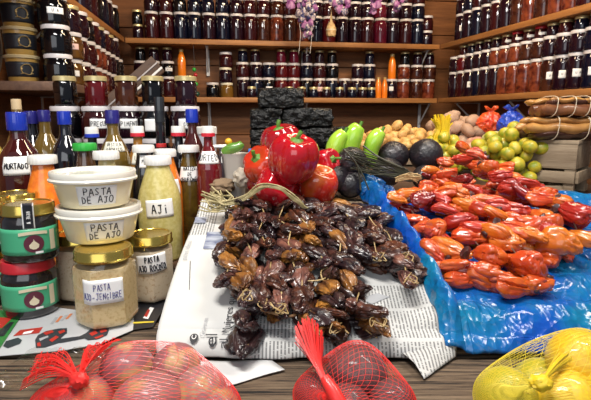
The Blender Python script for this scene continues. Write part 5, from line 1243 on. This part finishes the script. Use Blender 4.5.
veg('potato', lambda i: nm1[i], 'potato', 'purple potatoes in the left red net', B1, pm_, 62)
def bow(t, kd):
    mb = MB(); rr = random.Random(5)
    base = Vector(t.location)
    def sheet(tip1, tip2, n_=30, z=0):
        a, b = tip1 - base, tip2 - base
        for k in range(n_):
            f_ = k / (n_ - 1); e = a.lerp(b, f_) + Vector((0, 0, .004 * math.sin(f_ * 9))); m_ = kd.lerp(e, .55) + Vector((0, 0, .010 + .006 * math.sin(f_ * 7)))
            mb.add(tube(smooth_path([kd, kd.lerp(m_, .4) + Vector((0, 0, .004)), m_, e], 4), .0007, 4))
            if k:
                pass
        for j in range(2, 14, 2):
            g_ = j / 14; mb.add(tube([kd.lerp(a.lerp(b, f_) , g_) + Vector((0, 0, .014 * math.sin(PI * min(1, g_ * .9)) + .003 * math.sin(f_ * 22 + j))) for f_ in [i / 14 for i in range(15)]], .00065, 4))
    sheet(at(20, 390, .55), at(38, 356, .59), 24); sheet(at(88, 350, .58), at(121, 341, .585), 22); sheet(at(28, 372, .56), at(60, 352, .60), 14)
    mb.build('net_bow', RN, t)
    MB().add(blob(lambda p: kd + Vector((p.x * .011, p.y * .009, p.z * .009)) * (1 + .3 * nz(p, 3)), 3)).build('knot', RN, t)
net('red net bag of purple potatoes tied with a bow at bottom left', B1, at(135, 395, .545), at(79, 380, .50), RN, 50, 70, .00024, 3.4, bow)
B2 = [(at(357, 373, .565), .038), (at(318, 395, .53), .029), (at(392, 402, .52), .027), (at(345, 408, .50), .03)]
BE = M('beet_purple', (.085, .030, .035), .42, coat=.2, c2=(.16, .075, .07), ns=30, bump=.35, bs=90); bt = veg_meshes('beet', BE, 2, 1.05, 71, .05)
nm2 = ['large dark purple beetroot at the top of the middle red net', 'dark beetroot at the lower left of the middle red net', 'beetroot at the lower right of the middle red net', 'beetroot at the bottom of the middle red net below the tuft']
veg('beetroot', lambda i: nm2[i], 'beetroot', 'beetroots in the middle red net', B2, bt, 72)
def brush(t, kd):
    mb = MB(); rr = random.Random(6); base = Vector(t.location)
    for k in range(120):
        f_ = rr.random(); e = at(294 + 30 * f_, 340 - 20 * math.sin(PI * (f_ * .8 + .15)) + rr.uniform(-4, 14), .555 + rr.uniform(-.01, .01)) - base; m_ = at(318 + 8 * (f_ - .5), 366, .515 + rr.uniform(-.006, .006)) - base
        mb.add(tube(smooth_path([kd + Vector((rr.uniform(-.004, .004), rr.uniform(-.004, .004), -.005)), m_, e], 5), .0007, 4))
    mb.build('net_tuft', RN, t); MB().add(tube([kd + Vector((.012, -.01, -.02)), kd, kd.lerp(at(318, 366, .515) - base, .5)], [.009, .008, .006], 10)).build('knot', RN, t)
net('red net bag of beetroots with a flared tuft at bottom middle', B2, at(355, 398, .54), at(333, 391, .485), RN, 46, 64, .00024, 3.4, brush)
LE = M('lemon_yellow', (.80, .54, .02), .35, coat=.4, c2=(.72, .44, .02), ns=10, bump=.2, bs=240); LE2 = M('lemon_green', (.62, .50, .03), .35, coat=.4, c2=(.42, .40, .02), ns=10, bump=.2, bs=240)
B3 = [(at(580, 362, .575), .041), (at(507, 397, .53), .036), (at(566, 402, .515), .038), (at(540, 385, .60), .036), (at(612, 398, .53), .038)]
def lemon(mat, sd): return MB().add(blob(lambda p: Vector((p.x * (1.03 + .07 * abs(p.x) ** 6), p.y, p.z)) * (1 + .03 * nz(p, 2, sd)), 4)).mesh('lemon', mat)
lmz = [lemon(LE, 1), lemon(LE2, 2), lemon(LE, 3), lemon(LE2, 4), lemon(LE, 5)]
nm3 = ['large bright yellow lemon at the top right of the yellow net', 'greenish yellow lemon at the lower left of the yellow net', 'yellow lemon at the bottom of the yellow net right of the knot', 'lemon deep inside the yellow net behind the knot', 'yellow lemon at the right edge of the yellow net']
for i, (c, r) in enumerate(B3):
    o = put('lemon', lmz[i], None, c); o.scale = (r, r, r); o.rotation_euler = (.2, .3, .6 + i); tag(o, nm3[i], 'lemon', 'lemons in the yellow net')
YN2 = M('yellow_net_thin', (.75, .60, .05), .4, coat=.3)
def ytuft(t, kd):
    mb = MB(); rr = random.Random(9); base = Vector(t.location)
    mb.add(blob(lambda p: kd + Vector((p.x * .012, p.y * .010, p.z * .009)) * (1 + .3 * nz(p, 3)), 3))
    for k in range(26):
        e = at(572 - rr.uniform(0, 14), 352 + rr.uniform(0, 16), .53) - base; mb.add(tube(smooth_path([kd, kd.lerp(e, .5) + Vector((0, 0, .004)), e], 4), .0007, 4))
    mb.build('knot', YN, t)
net('yellow net bag of lemons at the bottom right corner', B3 + [(at(525, 352, .60), .012)], at(560, 390, .55), at(541, 383, .49), YN2, 48, 64, .00026, 3.4, ytuft)
